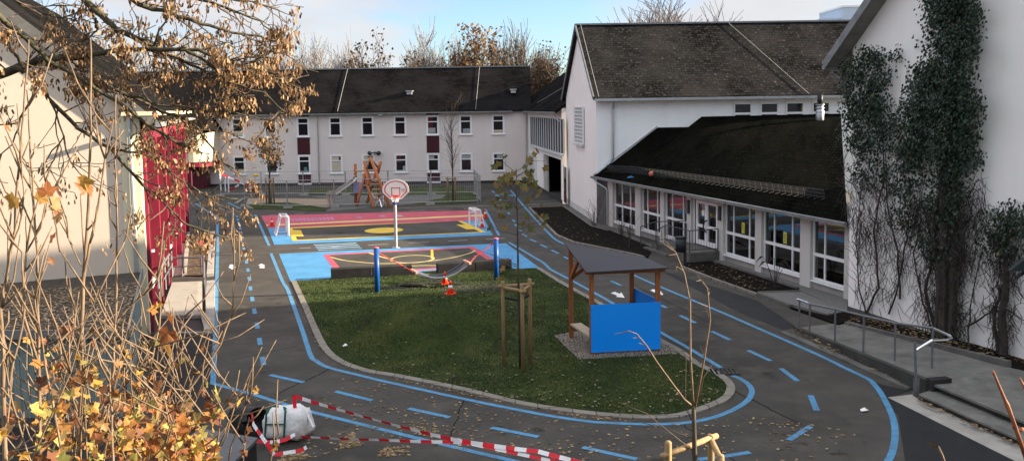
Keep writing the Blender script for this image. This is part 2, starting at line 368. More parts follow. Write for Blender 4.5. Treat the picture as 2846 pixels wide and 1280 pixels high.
for q in ([(1830,748),(2104,834),(2214,908),(2176,916),(2050,866)], [(2419,1060),(2532,1086),(2468,1104),(2900,1310),(2520,1310),(2496,1153)],
          [(590,926),(594,1066),(560,1215),(430,1240),(400,926)], [(0,1180),(430,1240),(560,1215),(500,1400),(-100,1400)]):
    mb.poly(gp(q, .004))
struct(mb, 'asphalt_patch', M['fresh'])
# lawn island with its kerb
KERB = [(809,782),(841,855),(871,927),(899,977),(943,1010),(1015,1035),(1100,1049),(1281,1086),(1446,1126),(1612,1151),(1750,1163),(1869,1163),(1946,1145),(2020,1115),(2043,1087),(2035,1062),(2002,1037),(1946,1010),(1891,971),(1836,941),(1720,868),(1634,822),(1560,781),(1502,745)]
kp = smooth_pts(KERB, 3); inner = offset(kp, .2)
lawn = [(p.x,p.y,.02) for p in inner]
mb = MB(); mb.poly(lawn + [tuple(G(1212,752)+Vector((0,0,.02)))]); struct(mb, 'lawn', M['grass'])
mb = MB(); n = len(kp)
mb.add([(p.x,p.y,.035) for p in kp]+[(p.x,p.y,.035) for p in inner]+[(p.x,p.y,0) for p in kp]+[(p.x,p.y,0) for p in inner],
       [f for i in range(n-1) for f in ((i,i+1,n+i+1,n+i),(2*n+i,2*n+i+1,i+1,i),(n+i,n+i+1,3*n+i+1,3*n+i))]); struct(mb, 'lawn_kerb', M['kerb'])
MC = G(1215, 920); MRX, MRY, MH = 3.4, 2.6, 1.12
def mound(x, y):
    r = ((x-MC.x)/MRX)**2 + ((y-MC.y)/MRY)**2
    return .021 + (MH*(1-r)**2*(1+.15*math.sin(x*1.3+1)) if r < 1 else 0)
vs = [(MC.x, MC.y, mound(MC.x, MC.y))]; fs = []; NR, NA = 22, 60
for i in range(1, NR+1):
    for j in range(NA):
        a = 2*math.pi*j/NA; x, y = MC.x+MRX*i/NR*math.cos(a), MC.y+MRY*i/NR*math.sin(a); vs.append((x,y,mound(x,y)))
for j in range(NA): fs.append((0, 1+j, 1+(j+1)%NA))
for i in range(NR-1): fs += [(1+i*NA+j, 1+(i+1)*NA+j, 1+(i+1)*NA+(j+1)%NA, 1+i*NA+(j+1)%NA) for j in range(NA)]
struct(MB().add(vs, fs), 'lawn_mound', M['grass'], smooth=True, uv=False)
def inside(p, poly):
    c = False; j = len(poly)-1
    for i in range(len(poly)):
        a, b = poly[i], poly[j]
        if (a[1] > p[1]) != (b[1] > p[1]) and p[0] < (b[0]-a[0])*(p[1]-a[1])/(b[1]-a[1])+a[0]: c = not c
        j = i
    return c
# worn earth under the hammock
mb = MB()
for cx, cy, rx, ry in ((1120,800,0.9,.42),(1195,790,1.2,.75),(1330,800,1.7,.8)):
    g = G(cx, cy); mb.poly([(g.x+rx*math.cos(a)*(1+.3*noise.noise((math.cos(a)*2,math.sin(a)*2,cx))), g.y+ry*math.sin(a)*(1+.3*noise.noise((math.cos(a)*2,math.sin(a)*2,cy))), .026) for a in [i*math.pi/16 for i in range(32)]])
struct(mb, 'bare_patch', M['dirt'])
# blue lane lines
LW = .135
mb = MB()
strip(mb, [(543,565),(605,604.5),(604,643),(606,662),(598,949),(592,1065),(697,1093),(827,1134),(1060,1192),(1226,1233),(1470,1290)], LW, .006)
strip(mb, [(p.x,p.y) for p in smooth_pts([(753,703.5),(785,781),(800,806),(838,911),(863,986),(880,1003),(915,1021),(1015,1046),(1060,1057),(1286,1107),(1513,1152),(1629,1169),(1670,1173),(1803,1178),(1913,1173),(2002,1153),(2068,1120),(2089,1093),(2085,1073),(2062,1054),(2035,1043)])], LW, .006, world=True)
strip(mb, [(2004,1021),(1913,966),(1836,923),(1679,828),(1593,781),(1529,748),(1511,730),(1414,673)], LW, .006)
strip(mb, [(p.x,p.y) for p in smooth_pts([(1418,526),(1431,542.5),(1468,586),(1528,651),(1564,676),(1640,708),(1761,764),(1836,797),(2002,866),(2126,920),(2280,988),(2347,1021),(2412,1052),(2432,1070),(2452,1098),(2479,1153),(2488,1203),(2479,1258),(2455,1300)])], LW, .006, world=True)
strip(mb, [(709.8,596.7),(748,682.5)], LW, .006)
strip(mb, [(1349,581),(1387,654)], LW, .006)
strip(mb, [(634,563),(668,579)], LW, .006)
struct(mb, 'lane_line', M['blue'])
mb = MB()
def wob(a, b, n=14, s=.03):
    a, b = G(*a), G(*b); return [a.lerp(b, i/n)+Vector((ru(-s,s),ru(-s,s),0)) for i in range(n+1)]
for a, b, w_ in (((761,1098),(926,1021),.03),((560,694),(770,689),.03),((598,880),(700,884),.02),((1290,1110),(1240,1240),.02),((2010,1070),(2230,1180),.025),((1900,1180),(2040,1280),.02),((1480,640),(1640,760),.02),((1760,790),(1990,905),.025),((640,1000),(830,960),.018)): strip(mb, wob(a, b), w_, .005, world=True)
mb.build('asphalt_seam', M['seam'])['kind'] = 'structure'
mb = MB()
dots = [(601,569),(612,576),(623,582),(636,588.5),(649,595),(658.5,601),(661,610),(663,618),(666,626),(667.5,635),(670,646),(673,660),(675.5,674.5),(678,691),(682,709),(685,728),(689,750),(693,774),(696,801),(701,830),(707,864),(714.5,904),(722,948),(731,1002)]
for i, d in enumerate(dots):
    a = G(*dots[max(0,i-1)]); b = G(*dots[min(len(dots)-1,i+1)]); c = G(*d); u = (b-a).normalized()*.4
    strip(mb, [c-u, c+u], LW, .006, world=True)
for a, b in (((750,1041),(844,1062)),((932,1087),(1034,1112)),((1135,1134),(1250,1159)),((1365,1187),(1496,1213)),((1619,1242),(1770,1275)),((1941,1276),(2013,1267)),((2013,1267),(2085,1256)),((2192,1222),(2253,1184)),((2253,1098),(2270,1140)),((2170,1023),(2217,1058)),((2079,973),(2142,1002)),((1978,920),(2029,944)),((1890,876),(1933,897)),((1836,847),(1853,855)),((1698,780),(1726,793)),((1568,713),(1580,720)),((1533,695),(1552,704)),((1502,679),(1520,687.5)),((1473,664.5),(1490.5,672)),((1452,650),(1463.5,657)),((1442,637),(1449.5,642)),((1432,623),(1436,629)),((1425,610.5),(1430,616)),((1412,590),(1416,595)),((1405,578),(1408,582)),((1396,565),(1399,569)),((1388,553),(1391,557)),((1368,530),(1374,536))):
    strip(mb, [a, b], LW, .0065)
for q in ([(1414,541),(1425,541),(1428,545.5),(1415,545.5)], [(1396,541),(1405,541),(1408,545.5),(1398,545.5)], [(1375,541),(1386,541),(1388,545.5),(1377,545.5)]):
    mb.poly(gp(q, .0065))
struct(mb, 'lane_dash', M['blue'])
mb = MB()
mb.poly(gp([(716.7,737),(737.5,737),(726.6,732.6)], .007)); mb.poly(gp([(721.7,744.5),(735.5,744.5),(734,737),(722,737)], .007))
mb.poly(gp([(634,742),(645,748.5),(656,742)], .007)); mb.poly(gp([(637,742),(652,742),(652,735),(639,735)], .007))
mb.poly(gp([(1697,814),(1718,822),(1724,817),(1709,810.5)], .007)); mb.poly(gp([(1712,824.5),(1736,827),(1727,812)], .007))
mb.poly(gp([(1807,806),(1826,816),(1832,811),(1817,803)], .007)); mb.poly(gp([(1820,818.5),(1844,819),(1834,806)], .007))
struct(mb, 'direction_arrow', M['wpaint'])
# football court: layered paint
mb = MB(); Q = lambda pts, z, m: mb.poly(gp(pts, z), m)
mats = [M['court'], M['pink'], M['yellow'], M['asphalt'], M['pale_y'], M['lilac'], M['gpaint'], M['wpaint']]
Q([(743.5,631.5),(762,680),(1370,653),(1345,608)], .004, 0)
Q([(725,599),(741.5,629.5),(1346,609),(1333,584)], .008, 1)
Q([(739.5,625),(741,628),(1344.5,600),(1343,596)], .012, 4)
Q([(741.8,631),(743.3,634),(1346.5,611.5),(1345,608.5)], .012, 1)
Q([(803,632.5),(812,669.5),(1353,645.5),(1279,611.5)], .012, 2)
Q([(812.5,635.2),(826.5,666.8),(1334,644.6),(1272,614.2)], .016, 3)
Q([(804,639),(808,657),(844,657),(836,640)], .02, 2)
Q([(1268,624.5),(1296,637.5),(1320,637),(1307,624)], .02, 2)
g = G(1067, 640.5); mb.poly([(g.x+1.05*math.cos(i*math.pi/24), g.y+1.05*math.sin(i*math.pi/24), .02) for i in range(48)], 2)
for i in range(11):
    x = 806+i*11; Q([(x,607-i*.35),(x+8,607-i*.35),(x+15,615-i*.35),(x+7,615-i*.35)], .0125, 5)
for x, y in ((985,602),(1050,599),(1098,598),(1300,588)): Q([(x,y),(x+16,y-.6),(x+24,y+3.5),(x+10,y+4)], .0125, 5 if x < 1090 else 6)
struct(mb, 'football_court', mats)
mb = MB()
for i in range(4):
    t = i/3.0; strip(mb, [(872.5+11.5*t,680.5+14.5*t),(990.5+15.5*t,675.3+14.7*t)], .16, .005)
struct(mb, 'crosswalk', paint_mat('pale_blue_paint', (.30, .52, .68), .3))
mb = MB()
for a, b in (((832,690),(863.5,688)),((1022,681),(1079.5,678.5)),((1136,675),(1191.6,672.5)),((1245,670),(1299,667)),((1350,664.5),(1403,662)),((920,686),(945,685)),((1139,585.5),(1183,584)),((1212,583),(1256,582)),((819,594),(845,593)),((745,598),(775,597)),((1060,588),(1090,587)),((1290,580),(1330,579)),((1130,596),(1150,599)),((1480,560),(1590,554)),((1475,566),(1560,562))):
    strip(mb, [a, b], .09, .006)
struct(mb, 'road_dash', M['gpaint'])
# basketball court
mb = MB()
Q([(775,705),(807,781),(921,776.5),(1146,766),(1420,750),(1500,744),(1406,675.5)], .004, 0)
Q([(898,707),(939,762.5),(1400,737.5),(1316,685)], .008, 1)
Q([(917,709.3),(957,758.5),(1376,735),(1303,689.5)], .012, 3)
def arc(pts, w, z, m): strip(mb, [(p.x,p.y) for p in smooth_pts(pts, 5)], w, z, m, world=True)
arc([(919,714.5),(958,724),(1037,731.6),(1093,732.3),(1155,729.6),(1218,722.7),(1268,714),(1308,703),(1321,696)], .10, .016, 4)
strip(mb, [(1200.6,694),(1201.5,719)], .12, .016, 2); strip(mb, [(1026,703),(1060,714),(1089,722)], .12, .016, 4)
g = G(1146, 720); arcp = [(g.x+.94*math.cos(i*math.pi/20), g.y+.94*math.sin(i*math.pi/20)) for i in range(41)]; strip(mb, arcp, .10, .017, 4, world=True)
strip(mb, [(1100,741.5),(1147,739),(1180,738),(1212,738.2),(1250,740)], .1, .016, 4)
struct(mb, 'basketball_court', mats)
gr = MB(); c = G(2014,1034)
for i in range(7): gr.bar((c.x-.32+.1*i,c.y-.2,.02),(c.x-.32+.1*i,c.y+.2,.02),.05,.03)
gr.bar((c.x-.36,c.y-.21,.02),(c.x+.34,c.y-.21,.02),.04,.03).bar((c.x-.36,c.y+.21,.02),(c.x+.34,c.y+.21,.02),.04,.03)
tag(gr.build('drain_grate', M['riser'], base=c), 'dark drain grate in the kerb at the right end of the lawn', 'drain')
for px, py, lab in ((960,963,'white paper scrap on the lower left part of the lawn'),(2402,1143,'white paper scrap on the asphalt inside the right blue line')):
    c = G(px,py); m_ = MB().add([(-.09,-.05,.03),(.02,-.07,.05),(.1,.0,.03),(.03,.07,.06),(-.07,.05,.04),(0,0,.1)], [(0,1,5),(1,2,5),(2,3,5),(3,4,5),(4,0,5)]); o = m_.build('paper_scrap', M['refl'], base=None); o.location = c; tag(o, lab, 'litter', 'paper scraps')
# planted beds and kerbs
def bed(name, pts, mat, z=.03): mb = MB(); mb.prism([(p.x,p.y) for p in gp(pts)], 0, z); return struct(mb, name, mat)
def kerb(pts, w=.12, h=.09, name='kerb_edge', mat=None, side=0.0):
    p2 = [Vector((p.x,p.y)) for p in gp(pts)]; A, B = offset(p2, w/2+side), offset(p2, -w/2+side)
    mb = MB()
    for i in range(len(p2)-1): mb.prism([A[i],B[i],B[i+1],A[i+1]], 0, h)
    return struct(mb, name, mat or M['kerb'])
bed('planting_bed', [(1471,579),(1548,656),(1593,675),(1760,709),(1800,718),(1815,690),(1690,640),(1643,630),(1565,575)], M['soil'], .05)
kerb([(1565,575),(1471,579),(1548,656),(1593,675),(1760,709),(1790,717)])
bed('planting_bed', [(1565,573),(1643,630),(1690,642),(1815,692),(1820,685),(1694,627),(1659,622),(1576,566)], M['ggrey'], .04)
kerb([(1565,575),(1643,630),(1690,643)], .06, .08)
bed('planting_bed', [(1893,742),(1976,775),(2104,821),(2170,808),(2225,806),(1986,730),(1930,718)], M['soil'], .04)
kerb([(1893,743),(1976,776),(2104,822)])
bed('gravel_strip', [(1986,728),(2218,804),(2354,872),(2356,834),(2004,712)], M['gravel'], .05)
kerb([(1986,729),(2218,805)], .12, .10, mat=M['oldconc'])
bed('gravel_strip', [(2110,820),(2230,818),(2350,872),(2300,880),(2197,852)], M['gravel'], .10)
kerb([(2108,820),(2197,856)], .14, .12, mat=M['oldconc'])
kerb([(2225,816),(2108,820)], .1, .13, mat=M['oldconc'])
bed('planting_bed', [(2197,858),(2300,882),(2360,868),(2420,890),(2860,1000),(2860,1045),(2590,968),(2347,900),(2330,905)], M['soil'], .07)
# left side beds by the red facade
bed('gravel_strip', [(492,650),(523,650),(512,765),(480,768)], M['chip'], .04)
kerb([(524,650),(512,768)], .16, .14, mat=M['conc'])
bed('planting_bed', [(525,650),(588,650),(580,768),(514,768)], pm('bed_soil', (.075, .05, .03), .95, .5, 7, 1, 18, dirt=(.15, .1, .055), dscale=4), .06)
kerb([(591,648),(584,768)], .26, .12, mat=M['conc']); kerb([(586,788),(582,926)], .3, .14, mat=M['conc']); kerb([(473,927),(588,927)], .1, .06, mat=M['conc'])
# back play area
bed('grass_patch', [(684,568),(700,580),(905,587),(902,577),(802,563),(720,565)], M['grass'], .03)
bed('sand_patch', [(689,551),(684,567),(720,565),(802,563),(902,577),(925,575),(920,553)], M['sand'], .02)
bed('gravel_area', [(920,553),(925,575),(905,587),(1150,567),(1232,550),(1240,540),(860,545)], M['ggrey'], .015)
bed('grass_patch', [(860,541),(1240,540),(1300,533),(1290,520),(1240,518),(862,526)], M['grass'], .03)
bed('grass_patch', [(1150,568),(1290,566),(1328,560),(1318,532),(1300,533),(1240,541),(1232,550)], M['grass'], .03)
kerb([(689,550),(672,556),(655,568)], .25, .1, mat=M['kerb'])
kerb([(676,572),(700,582)], .25, .1, mat=M['kerb'])
# embankment below the camera
mb = MB(); xs = [-40+i*2.0 for i in range(41)]; prof = [(-30,5.0),(-2,5.0),(1,4.9),(3,4.45),(5,3.7),(7,2.75),(9,1.75),(11,.9),(12.6,.25),(13.6,-.05)]
for x in xs:
    for y, z in prof: mb.v.append((x, y + .3*noise.noise((x*.3, y*.3, 0)), z + (.12*noise.noise((x*.5, y*.5, 3)) if 0 < z < 4.8 else 0)))
k = len(prof); mb.f = [(i*k+j,(i+1)*k+j,(i+1)*k+j+1,i*k+j+1) for i in range(len(xs)-1) for j in range(k-1)]; mb.m = [0]*len(mb.f)
struct(mb, 'embankment', M['dirt'], smooth=True)
# ------------------------------------------------------------------ buildings
def frame_window(parent, x, z0, z1, w, d=-.03, split=.33, fw=.16, name='window', glass='glass', sill=True, blind=0.0):
    f = MB(); y0, y1 = d, .02
    f.box(x-w/2, x+w/2, y0, y1, z1-fw, z1); f.box(x-w/2, x+w/2, y0, y1, z0, z0+fw*.8)
    f.box(x-w/2, x-w/2+fw, y0, y1, z0+fw*.8, z1-fw); f.box(x+w/2-fw, x+w/2, y0, y1, z0+fw*.8, z1-fw)
    zz = z1 - (z1-z0)*split
    if split: f.box(x-w/2+fw, x+w/2-fw, y0+.008, y1, zz-.045, zz+.045)
    o = f.build(name, M['white'], parent)
    MB().box(x-w/2+fw, x+w/2-fw, y0+.022, y1, z0+fw*.8, z1-fw).build('pane', M[glass], o)
    if sill: MB().box(x-w/2-.06, x+w/2+.06, d-.09, y1-.003, z0-.06, z0).build('sill', M['white'], o)
    return o
BK = Fac(G(583, 518), -1.33)
bb = thing('school_building', 'long two storey grey rendered school wing with slate roof at the back', 'building', (BK.o.x, BK.o.y, 0), BK.rz)
BL = 27.9
MB().box(-9, 40, 0, 10, .22, 6.45).build('wall', M['wback'], bb)
MB().box(-9, 40, .02, 9.98, 0, .22).build('plinth', M['dplinth'], bb)
rise = 4.0
rf = MB(); rf.slab([(-9.5,-.45,6.35),(14.2+14.3,-.45,6.35),(28.5,5,10.35),(-9.5,5,10.35)], .14); rf.slab([(28.5,10.45,6.35),(-9.5,10.45,6.35),(-9.5,5,10.35),(28.5,5,10.35)], .14)
roof = rf.build('roof', M['slate'], bb)
g_ = MB(); g_.prism([(-9,0.01),(-9,9.99),(-8.98,9.99),(-8.98,.01)], 6.45, 6.46)
MB().add([(28.2,.05,6.4),(28.2,9.95,6.4),(28.2,5,10.1)], [(0,1,2)]).build('gable', M['wback'], bb)
rc = MB(); rc.box(-9.5, 28.5, 4.86, 5.14, 10.31, 10.42); rc.build('ridge_cap', M['dzinc'], roof)
MB().box(-9.5, 26.9, -.58, -.44, 6.17, 6.29).build('gutter', M['dzinc'], bb)
for px, py0, py1, nm in ((885,345,512,'downspout'),(1463,320,505,'downspout')):
    x, _ = BK(px, 400); MB().tube([(x,-.5,6.2),(x,-.12,5.9),(x,-.12,.1)], .055, 8).build(nm, M['zinc'], bb)
for (a, b) in (((967,192),(938,308)),((1333,186),(1322,303))):      # lightning conductors lying on the tiles
    x0, x1 = BK(a[0], a[1], 5)[0], BK(b[0], b[1], -.4)[0]
    MB().tube([(x0,4.9,10.38),(x1,-.42,6.46)], .022, 5).build('lightning_cable', M['cable'], bb)
for px, py in ((1140,257),(1427,252)):
    x = BK(px, py, 1.9)[0]; v = MB(); v.box(x-.22,x+.22,1.2,2.0,7.85,8.12); v.box(x-.3,x+.3,1.05,2.05,8.12,8.2); v.build('roof_vent', M['zinc'], bb)
cb = pm('pale_reflection', (.50, .44, .33), .8, .12, 6); cg = pm('grey_reflection', (.30, .31, .31), .8, .15, 6)
REFL_AND_VASE = [(3,1.2,2.05,0,1,cb),(3,2.15,2.48,0,.8,cb),(4,2.15,2.48,0,.45,cb),(4,1.2,2.05,0,.3,cb),(0,4.45,4.85,0,1,cb),(1,4.45,4.7,0,1,cg),(0,1.2,1.5,0,1,cb),(6,4.45,4.9,0,.8,cg),(7,4.45,4.8,.2,1,cg),(8,4.45,4.65,0,1,cb),(5,1.2,1.6,.7,1,cg),(8,2.2,2.48,.3,1,cg),(7,2.2,2.45,0,1,cg),(6,2.2,2.45,0,.6,cg),(2,1.2,1.6,.45,.8,pm('teal_vase', (.08,.2,.2)))]  # thin boxes over the panes, coloured to stand in for pale reflections; one vase
WX = [2.73,5.61,8.49,11.33,14.16,17.03,19.89,22.78,25.63]
for i, x in enumerate(WX):
    frame_window(bb, x, 4.28, 6.0, 1.12); frame_window(bb, x, 1.03, 2.68, 1.12)
    for (ii, z0_, z1_, f0, f1, mt) in REFL_AND_VASE:
        if ii == i: bx0, bx1 = x-.40+.8*f0, x-.40+.8*f1; MB().box(bx0, bx1, -.016, -.009, z0_, z1_).build('reflection_or_vase', mt, bb)
    if i in (2, 6):
        for z0, z1 in ((2.72,4.2),(.24,.95),(6.03,6.3)): MB().box(x-.55, x+.55, -.045, .02, z0, z1).build('wall_panel', M['wine'], bb)
        MB().box(x-.6, x+.6, -.06, -.0, .06, .2).build('panel_base', M['white'], bb)
# light on the back wall + speakers
x, z = BK(1059, 319); l = thing('floodlight', 'small white floodlight on the upper grey wall under the eaves', 'lamp', BK.w(x, 0, z), BK.rz)
MB().box(-.05,.05,-.2,0,-.04,.04).build('bracket', M['lampw'], l); mb = MB(); mb.lathe([(.06,.2),(.16,.16),(.2,0),(.17,-.1)], 14, (0,-.28,0)); mb.build('housing', M['lampw'], l, True)
MB().lathe([(.15,-.12),(.15,-.1)], 14, (0,-.28,0)).build('lens', M['glass'], l)
x, z = BK(1042, 424); l = thing('loudspeakers', 'pair of dark horn loudspeakers on the lower grey wall above the climbing frame', 'loudspeaker', BK.w(x, 0, z), BK.rz)
MB().box(-.3,.3,-.16,-.1,-.03,.03).box(-.05,.05,-.1,0,-.08,.08).build('bracket', M['dsteel'], l)
for s in (-1, 1):
    mb = MB(); mb.tube([(s*.36,-.05,0),(s*.36,-.25,0),(s*.4,-.42,-.03)], [.07,.1,.2], 14); mb.build('horn', M['dsteel'], l, True)
# cream entrance bay, sunlit, at the left end of the back wing
ob = thing('entrance_building', 'sunlit cream building with rounded corner and red canopy beside the red facade', 'building', (G(545,528).x, G(545,528).y, 0))
def rnd(x0, x1, y0, y1, r): return [(x0,y1),(x0,y0),(x1-r,y0)] + [(x1-r+r*math.sin(a), y0+r-r*math.cos(a)) for a in (.26,.52,.79,1.05,1.31)] + [(x1,y0+r),(x1,y1)]
MB().prism(rnd(-7,1.0,0,4,1.5), 2.35, 5.05).build('upper_wall', M['cream'], ob, False)
MB().prism(rnd(-7.1,1.1,-.1,4,1.55), 1.95, 2.35).build('canopy', M['red'], ob)
MB().prism(rnd(-7,.1,1.2,4,.8), 0, 1.95).build('entrance_wall', M['red2'], ob)
for x in (-2.6,-.6): MB().box(x-.12,x+.12,.3,.55,0,1.95).build('post', M['red2'], ob)
d = MB(); d.box(-2.3,-.8,1.12,1.2,.02,1.9); MB().box(-2.2,-.9,1.09,1.12,.1,1.8).build('pane', M['glass'], d.build('door', M['white'], ob))
for x in (-1.2,-3.4): frame_window(ob, x, 3.3, 4.55, .95, split=0, fw=.1)
MB().slab([(-7.4,-.4,4.98),(1.4,-.4,4.98),(0.4,3.2,6.5),(-7.4,3.2,6.5)], .12).slab([(1.4,-.4,4.98),(1.4,4.2,4.98),(.4,3.2,6.5)], .12).build('roof', M['slate'], ob)
# link wing between back wing and gym
LK = Fac(G(1468, 506), -83.4)
lb = thing('link_building', 'white two storey link wing with slim upper windows over a dark passage', 'building', (LK.o.x, LK.o.y, 0), LK.rz)
L0, L1 = -1.0, 17.4
p0, p1 = LK(1510.5, 431)[0], LK(1559, 444)[0]; pz = LK(1535, 436)[1]
w = MB(); w.box(L0, p0, 0, .4, 0, pz); w.box(p1, L1, 0, 8, 0, pz); w.box(L0, L1, 0, 8, pz, 6.5)
w.build('wall', M['wgym'], lb)
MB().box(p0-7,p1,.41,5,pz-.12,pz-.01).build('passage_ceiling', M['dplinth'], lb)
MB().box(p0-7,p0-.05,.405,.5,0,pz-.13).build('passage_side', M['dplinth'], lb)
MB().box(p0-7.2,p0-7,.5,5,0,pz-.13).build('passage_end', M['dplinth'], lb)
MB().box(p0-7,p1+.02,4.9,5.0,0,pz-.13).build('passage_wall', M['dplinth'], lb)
for t in (.36, .78): MB().box(p0+(p1-p0)*t-.16, p0+(p1-p0)*t+.16, .9, 1.2, 0, pz-.12).build('passage_post', M['wine'], lb)
MB().box(p0,p0+.05,-.02,.3,0,pz).build('passage_reveal', M['wgym'], lb)
u0, u1 = LK(1475, 340)[0], LK(1567, 330)[0]; zt, zb = 5.75, 3.45; n = 15
MB().box(u0, u1, -.02, .02, zb, zt).build('window_band', M['dplinth'], lb)
for i in range(n+1):
    t = u0 + (u1-u0)*i/n; MB().box(t-.10, t+.10, -.06, -.02, zb-.05, zt+.05).build('mullion', M['greyfr'], lb)
MB().box(u0-.1,u1+.1,-.24,-.021,zb-.14,zb-.05).build('sill', M['greyfr'], lb)
a0, a1 = LK(1475, 440)[0], LK(1490, 450)[0]
MB().box(a0,a1,-.02,.02,.5,2.6).build('glazing', M['glass'], lb)
for i in range(5): t = a0+(a1-a0)*i/4; MB().box(t-.08,t+.08,-.14,-.02,.35,2.7).build('mullion', M['white'], lb)
a0, a1 = LK(1568, 460)[0], LK(1573.5, 460)[0]
MB().box(a0,a1,-.03,.02,.9,2.6).build('glazing', M['glass'], lb); MB().box(a0,a1,-.035,.02,.2,.9).build('wall_panel', M['wine'], lb); MB().box(a0-.12,a0,-.06,.02,.2,2.7).build('mullion', M['white'], lb)
rf = MB(); rf.slab([(L1,-.45,6.3),(L1,5,10.0),(-8,5,10.0),(-8,-.45,6.3)], .14); rf.slab([(L1,10.5,6.3),(L1,5,10.0),(-8,5,10.0),(-8,10.5,6.3)], .14); rf.build('roof', M['slate'], lb)
MB().box(1.0,L1,-.6,-.45,6.13,6.25).build('gutter', M['dzinc'], lb)
MB().tube([(L1-.6,-.5,6.15),(L1-.45,-.3,5.8),(L1-.25,-.12,5.6)], .06, 8).build('downspout', M['zinc'], lb)
MB().tube([(4.2,.3,6.95),(10.5,4.6,9.86)], .02, 5).build('lightning_cable', M['cable'], lb)
MB().box(L0,L1,-.03,.0,0,.25).build('plinth', M['dplinth'], lb)
# gym
A, B = G(1659, 623), G(1576, 567); gy = thing('gym_building', 'tall white gym hall with large grey slate gable roof', 'building', (A.x, A.y, 0))
Bl = Vector((B.x-A.x, B.y-A.y)); XE = 27.0; Ml = Bl * .5; ez, az = 7.42, 11.55
def gx(t, s, z): return (Bl.x*t+s, Bl.y*t, z)       # t across the gable, s along the hall
w = MB(); w.add([gx(0,0,0),gx(1,0,0),gx(1,0,ez),gx(.5,0,az-.1),gx(0,0,ez)], [(4,3,2,1,0)]); w.build('gable_wall', M['wgym'], gy)
w = MB(); w.add([gx(0,0,0),gx(0,XE,0),gx(0,XE,ez),gx(0,0,ez)], [(0,1,2,3)]); w.add([gx(1,0,0),gx(1,XE,0),gx(1,XE,ez),gx(1,0,ez)], [(3,2,1,0)])
w.add([gx(0,XE,0),gx(1,XE,0),gx(1,XE,ez),gx(.5,XE,az-.1),gx(0,XE,ez)], [(0,1,2,3,4)]); w.build('wall', M['wgymf'], gy)
w = MB()
for t0, t1, z0, z1 in ((0,1,0,.5),): w.add([gx(0,-.02,0),gx(1,-.02,0),gx(1,-.02,.42),gx(0,-.02,.42)], [(3,2,1,0)])
w.build('plinth', pm('gym_plinth', (.55, .53, .51), .9, .1, 2, .2, 30, dirt=(.35, .33, .3)), gy)
sl = (az-ez)/(Bl.length*.5); e_ = .045
rf = MB(); rf.slab([gx(-e_,-.22,ez-e_*(az-ez)*2),gx(-e_,XE+.3,ez-e_*(az-ez)*2),gx(.5,XE+.3,az),gx(.5,-.22,az)], .16); rf.slab([gx(1+e_,-.22,ez-e_*(az-ez)*2),gx(.5,-.22,az),gx(.5,XE+.3,az),gx(1+e_,XE+.3,ez-e_*(az-ez)*2)], .16)
roof = rf.build('roof', M['gslate'], gy)
rc = MB(); a_, b_ = gx(.5,-.24,az+.02), gx(.5,XE+.3,az+.02); rc.bar(a_, b_, .34, .1); rc.build('ridge_cap', M['dzinc'], roof)
vt = MB(); vt.bar(gx(-e_,-.24,ez-e_*8-.02+.02), gx(.5,-.24,az-.02), .07, .22); vt.bar(gx(1+e_,-.24,ez-e_*8), gx(.5,-.24,az-.02), .07, .22); vt.build('verge_board', M['dzinc'], roof)
ca = MB(); ca.tube([gx(-e_,.06,ez-.3),gx(.49,.06,az+.06)], .02, 5)
ca.tube([gx(-e_,11.6,ez-.28),gx(.49,9.0,az+.05)], .02, 5); ca.build('lightning_cable', M['cable'], gy)
gz = ez-e_*8.2-.16
MB().bar(gx(-e_-.012,-.2,gz+.06), gx(-e_-.012,XE,gz+.06), .14, .14).build('gutter', M['zinc'], gy)
dx, _ = 1.55, 0
dsp = MB(); dsp.tube([(.93,-.3,gz),(.93,-.12,gz-.45),(.9,-.12,3.75),(.72,-.12,3.45),(.1,-.12,2.95)], .075, 8); dsp.build('downspout', M['zinc'], gy)
# grille window in the gable
GF = Fac(A, math.degrees(math.atan2(Bl.y, Bl.x)))       # along t from near corner to far
def gpt(t, off, z): q = GF.w(t, off, z) - Vector((A.x, A.y, 0)); return q
t0, z1 = GF(1624, 289); t1, z0 = GF(1601, 389); z1 = 6.55; z0 = 4.35
g_ = MB(); out = .06
for (ta, tb, za, zb) in ((t0,t1,z0,z1),):
    g_.add([gpt(ta,out,za),gpt(tb,out,za),gpt(tb,out,zb),gpt(ta,out,zb)], [(0,1,2,3)])
gw = g_.build('window', M['blind'], gy)
g_ = MB()
for i in range(11): z = z0+(z1-z0)*i/10; g_.bar(gpt(t0,out+.03,z), gpt(t1,out+.03,z), .05, .045)
for t in (t0, t1): g_.bar(gpt(t,out+.02,z0), gpt(t,out+.02,z1), .09, .09)
g_.build('grille', M['white'], gw); MB().bar(gpt(t0-.1,out+.06,z0-.08), gpt(t1+.1,out+.06,z0-.08), .2, .08).build('sill', M['greyfr'], gw)
for px0, px1 in ((2039,2089),(2113,2163),(2184,2234),(2257,2306)):
    x0, x1 = P(px0,290,A.y).x-A.x, P(px1,290,A.y).x-A.x; f = MB()
    f.box(x0,x1,-.05,.02,6.68,7.0); sh = f.build('shutter_box', M['white'], gy)
    f = MB(); f.box(x0,x1,-.03,.0,5.2,6.68); wd = f.build('window', M['glass'], gy)
    f = MB(); f.box(x0,x0+.07,-.06,-.03,5.2,6.68); f.box(x1-.07,x1,-.06,-.03,5.2,6.68); f.box(x0+.07,x1-.07,-.055,-.03,6.02,6.14); f.box(x0+.07,x1-.07,-.055,-.03,6.6,6.68); f.build('frame', M['white'], wd)
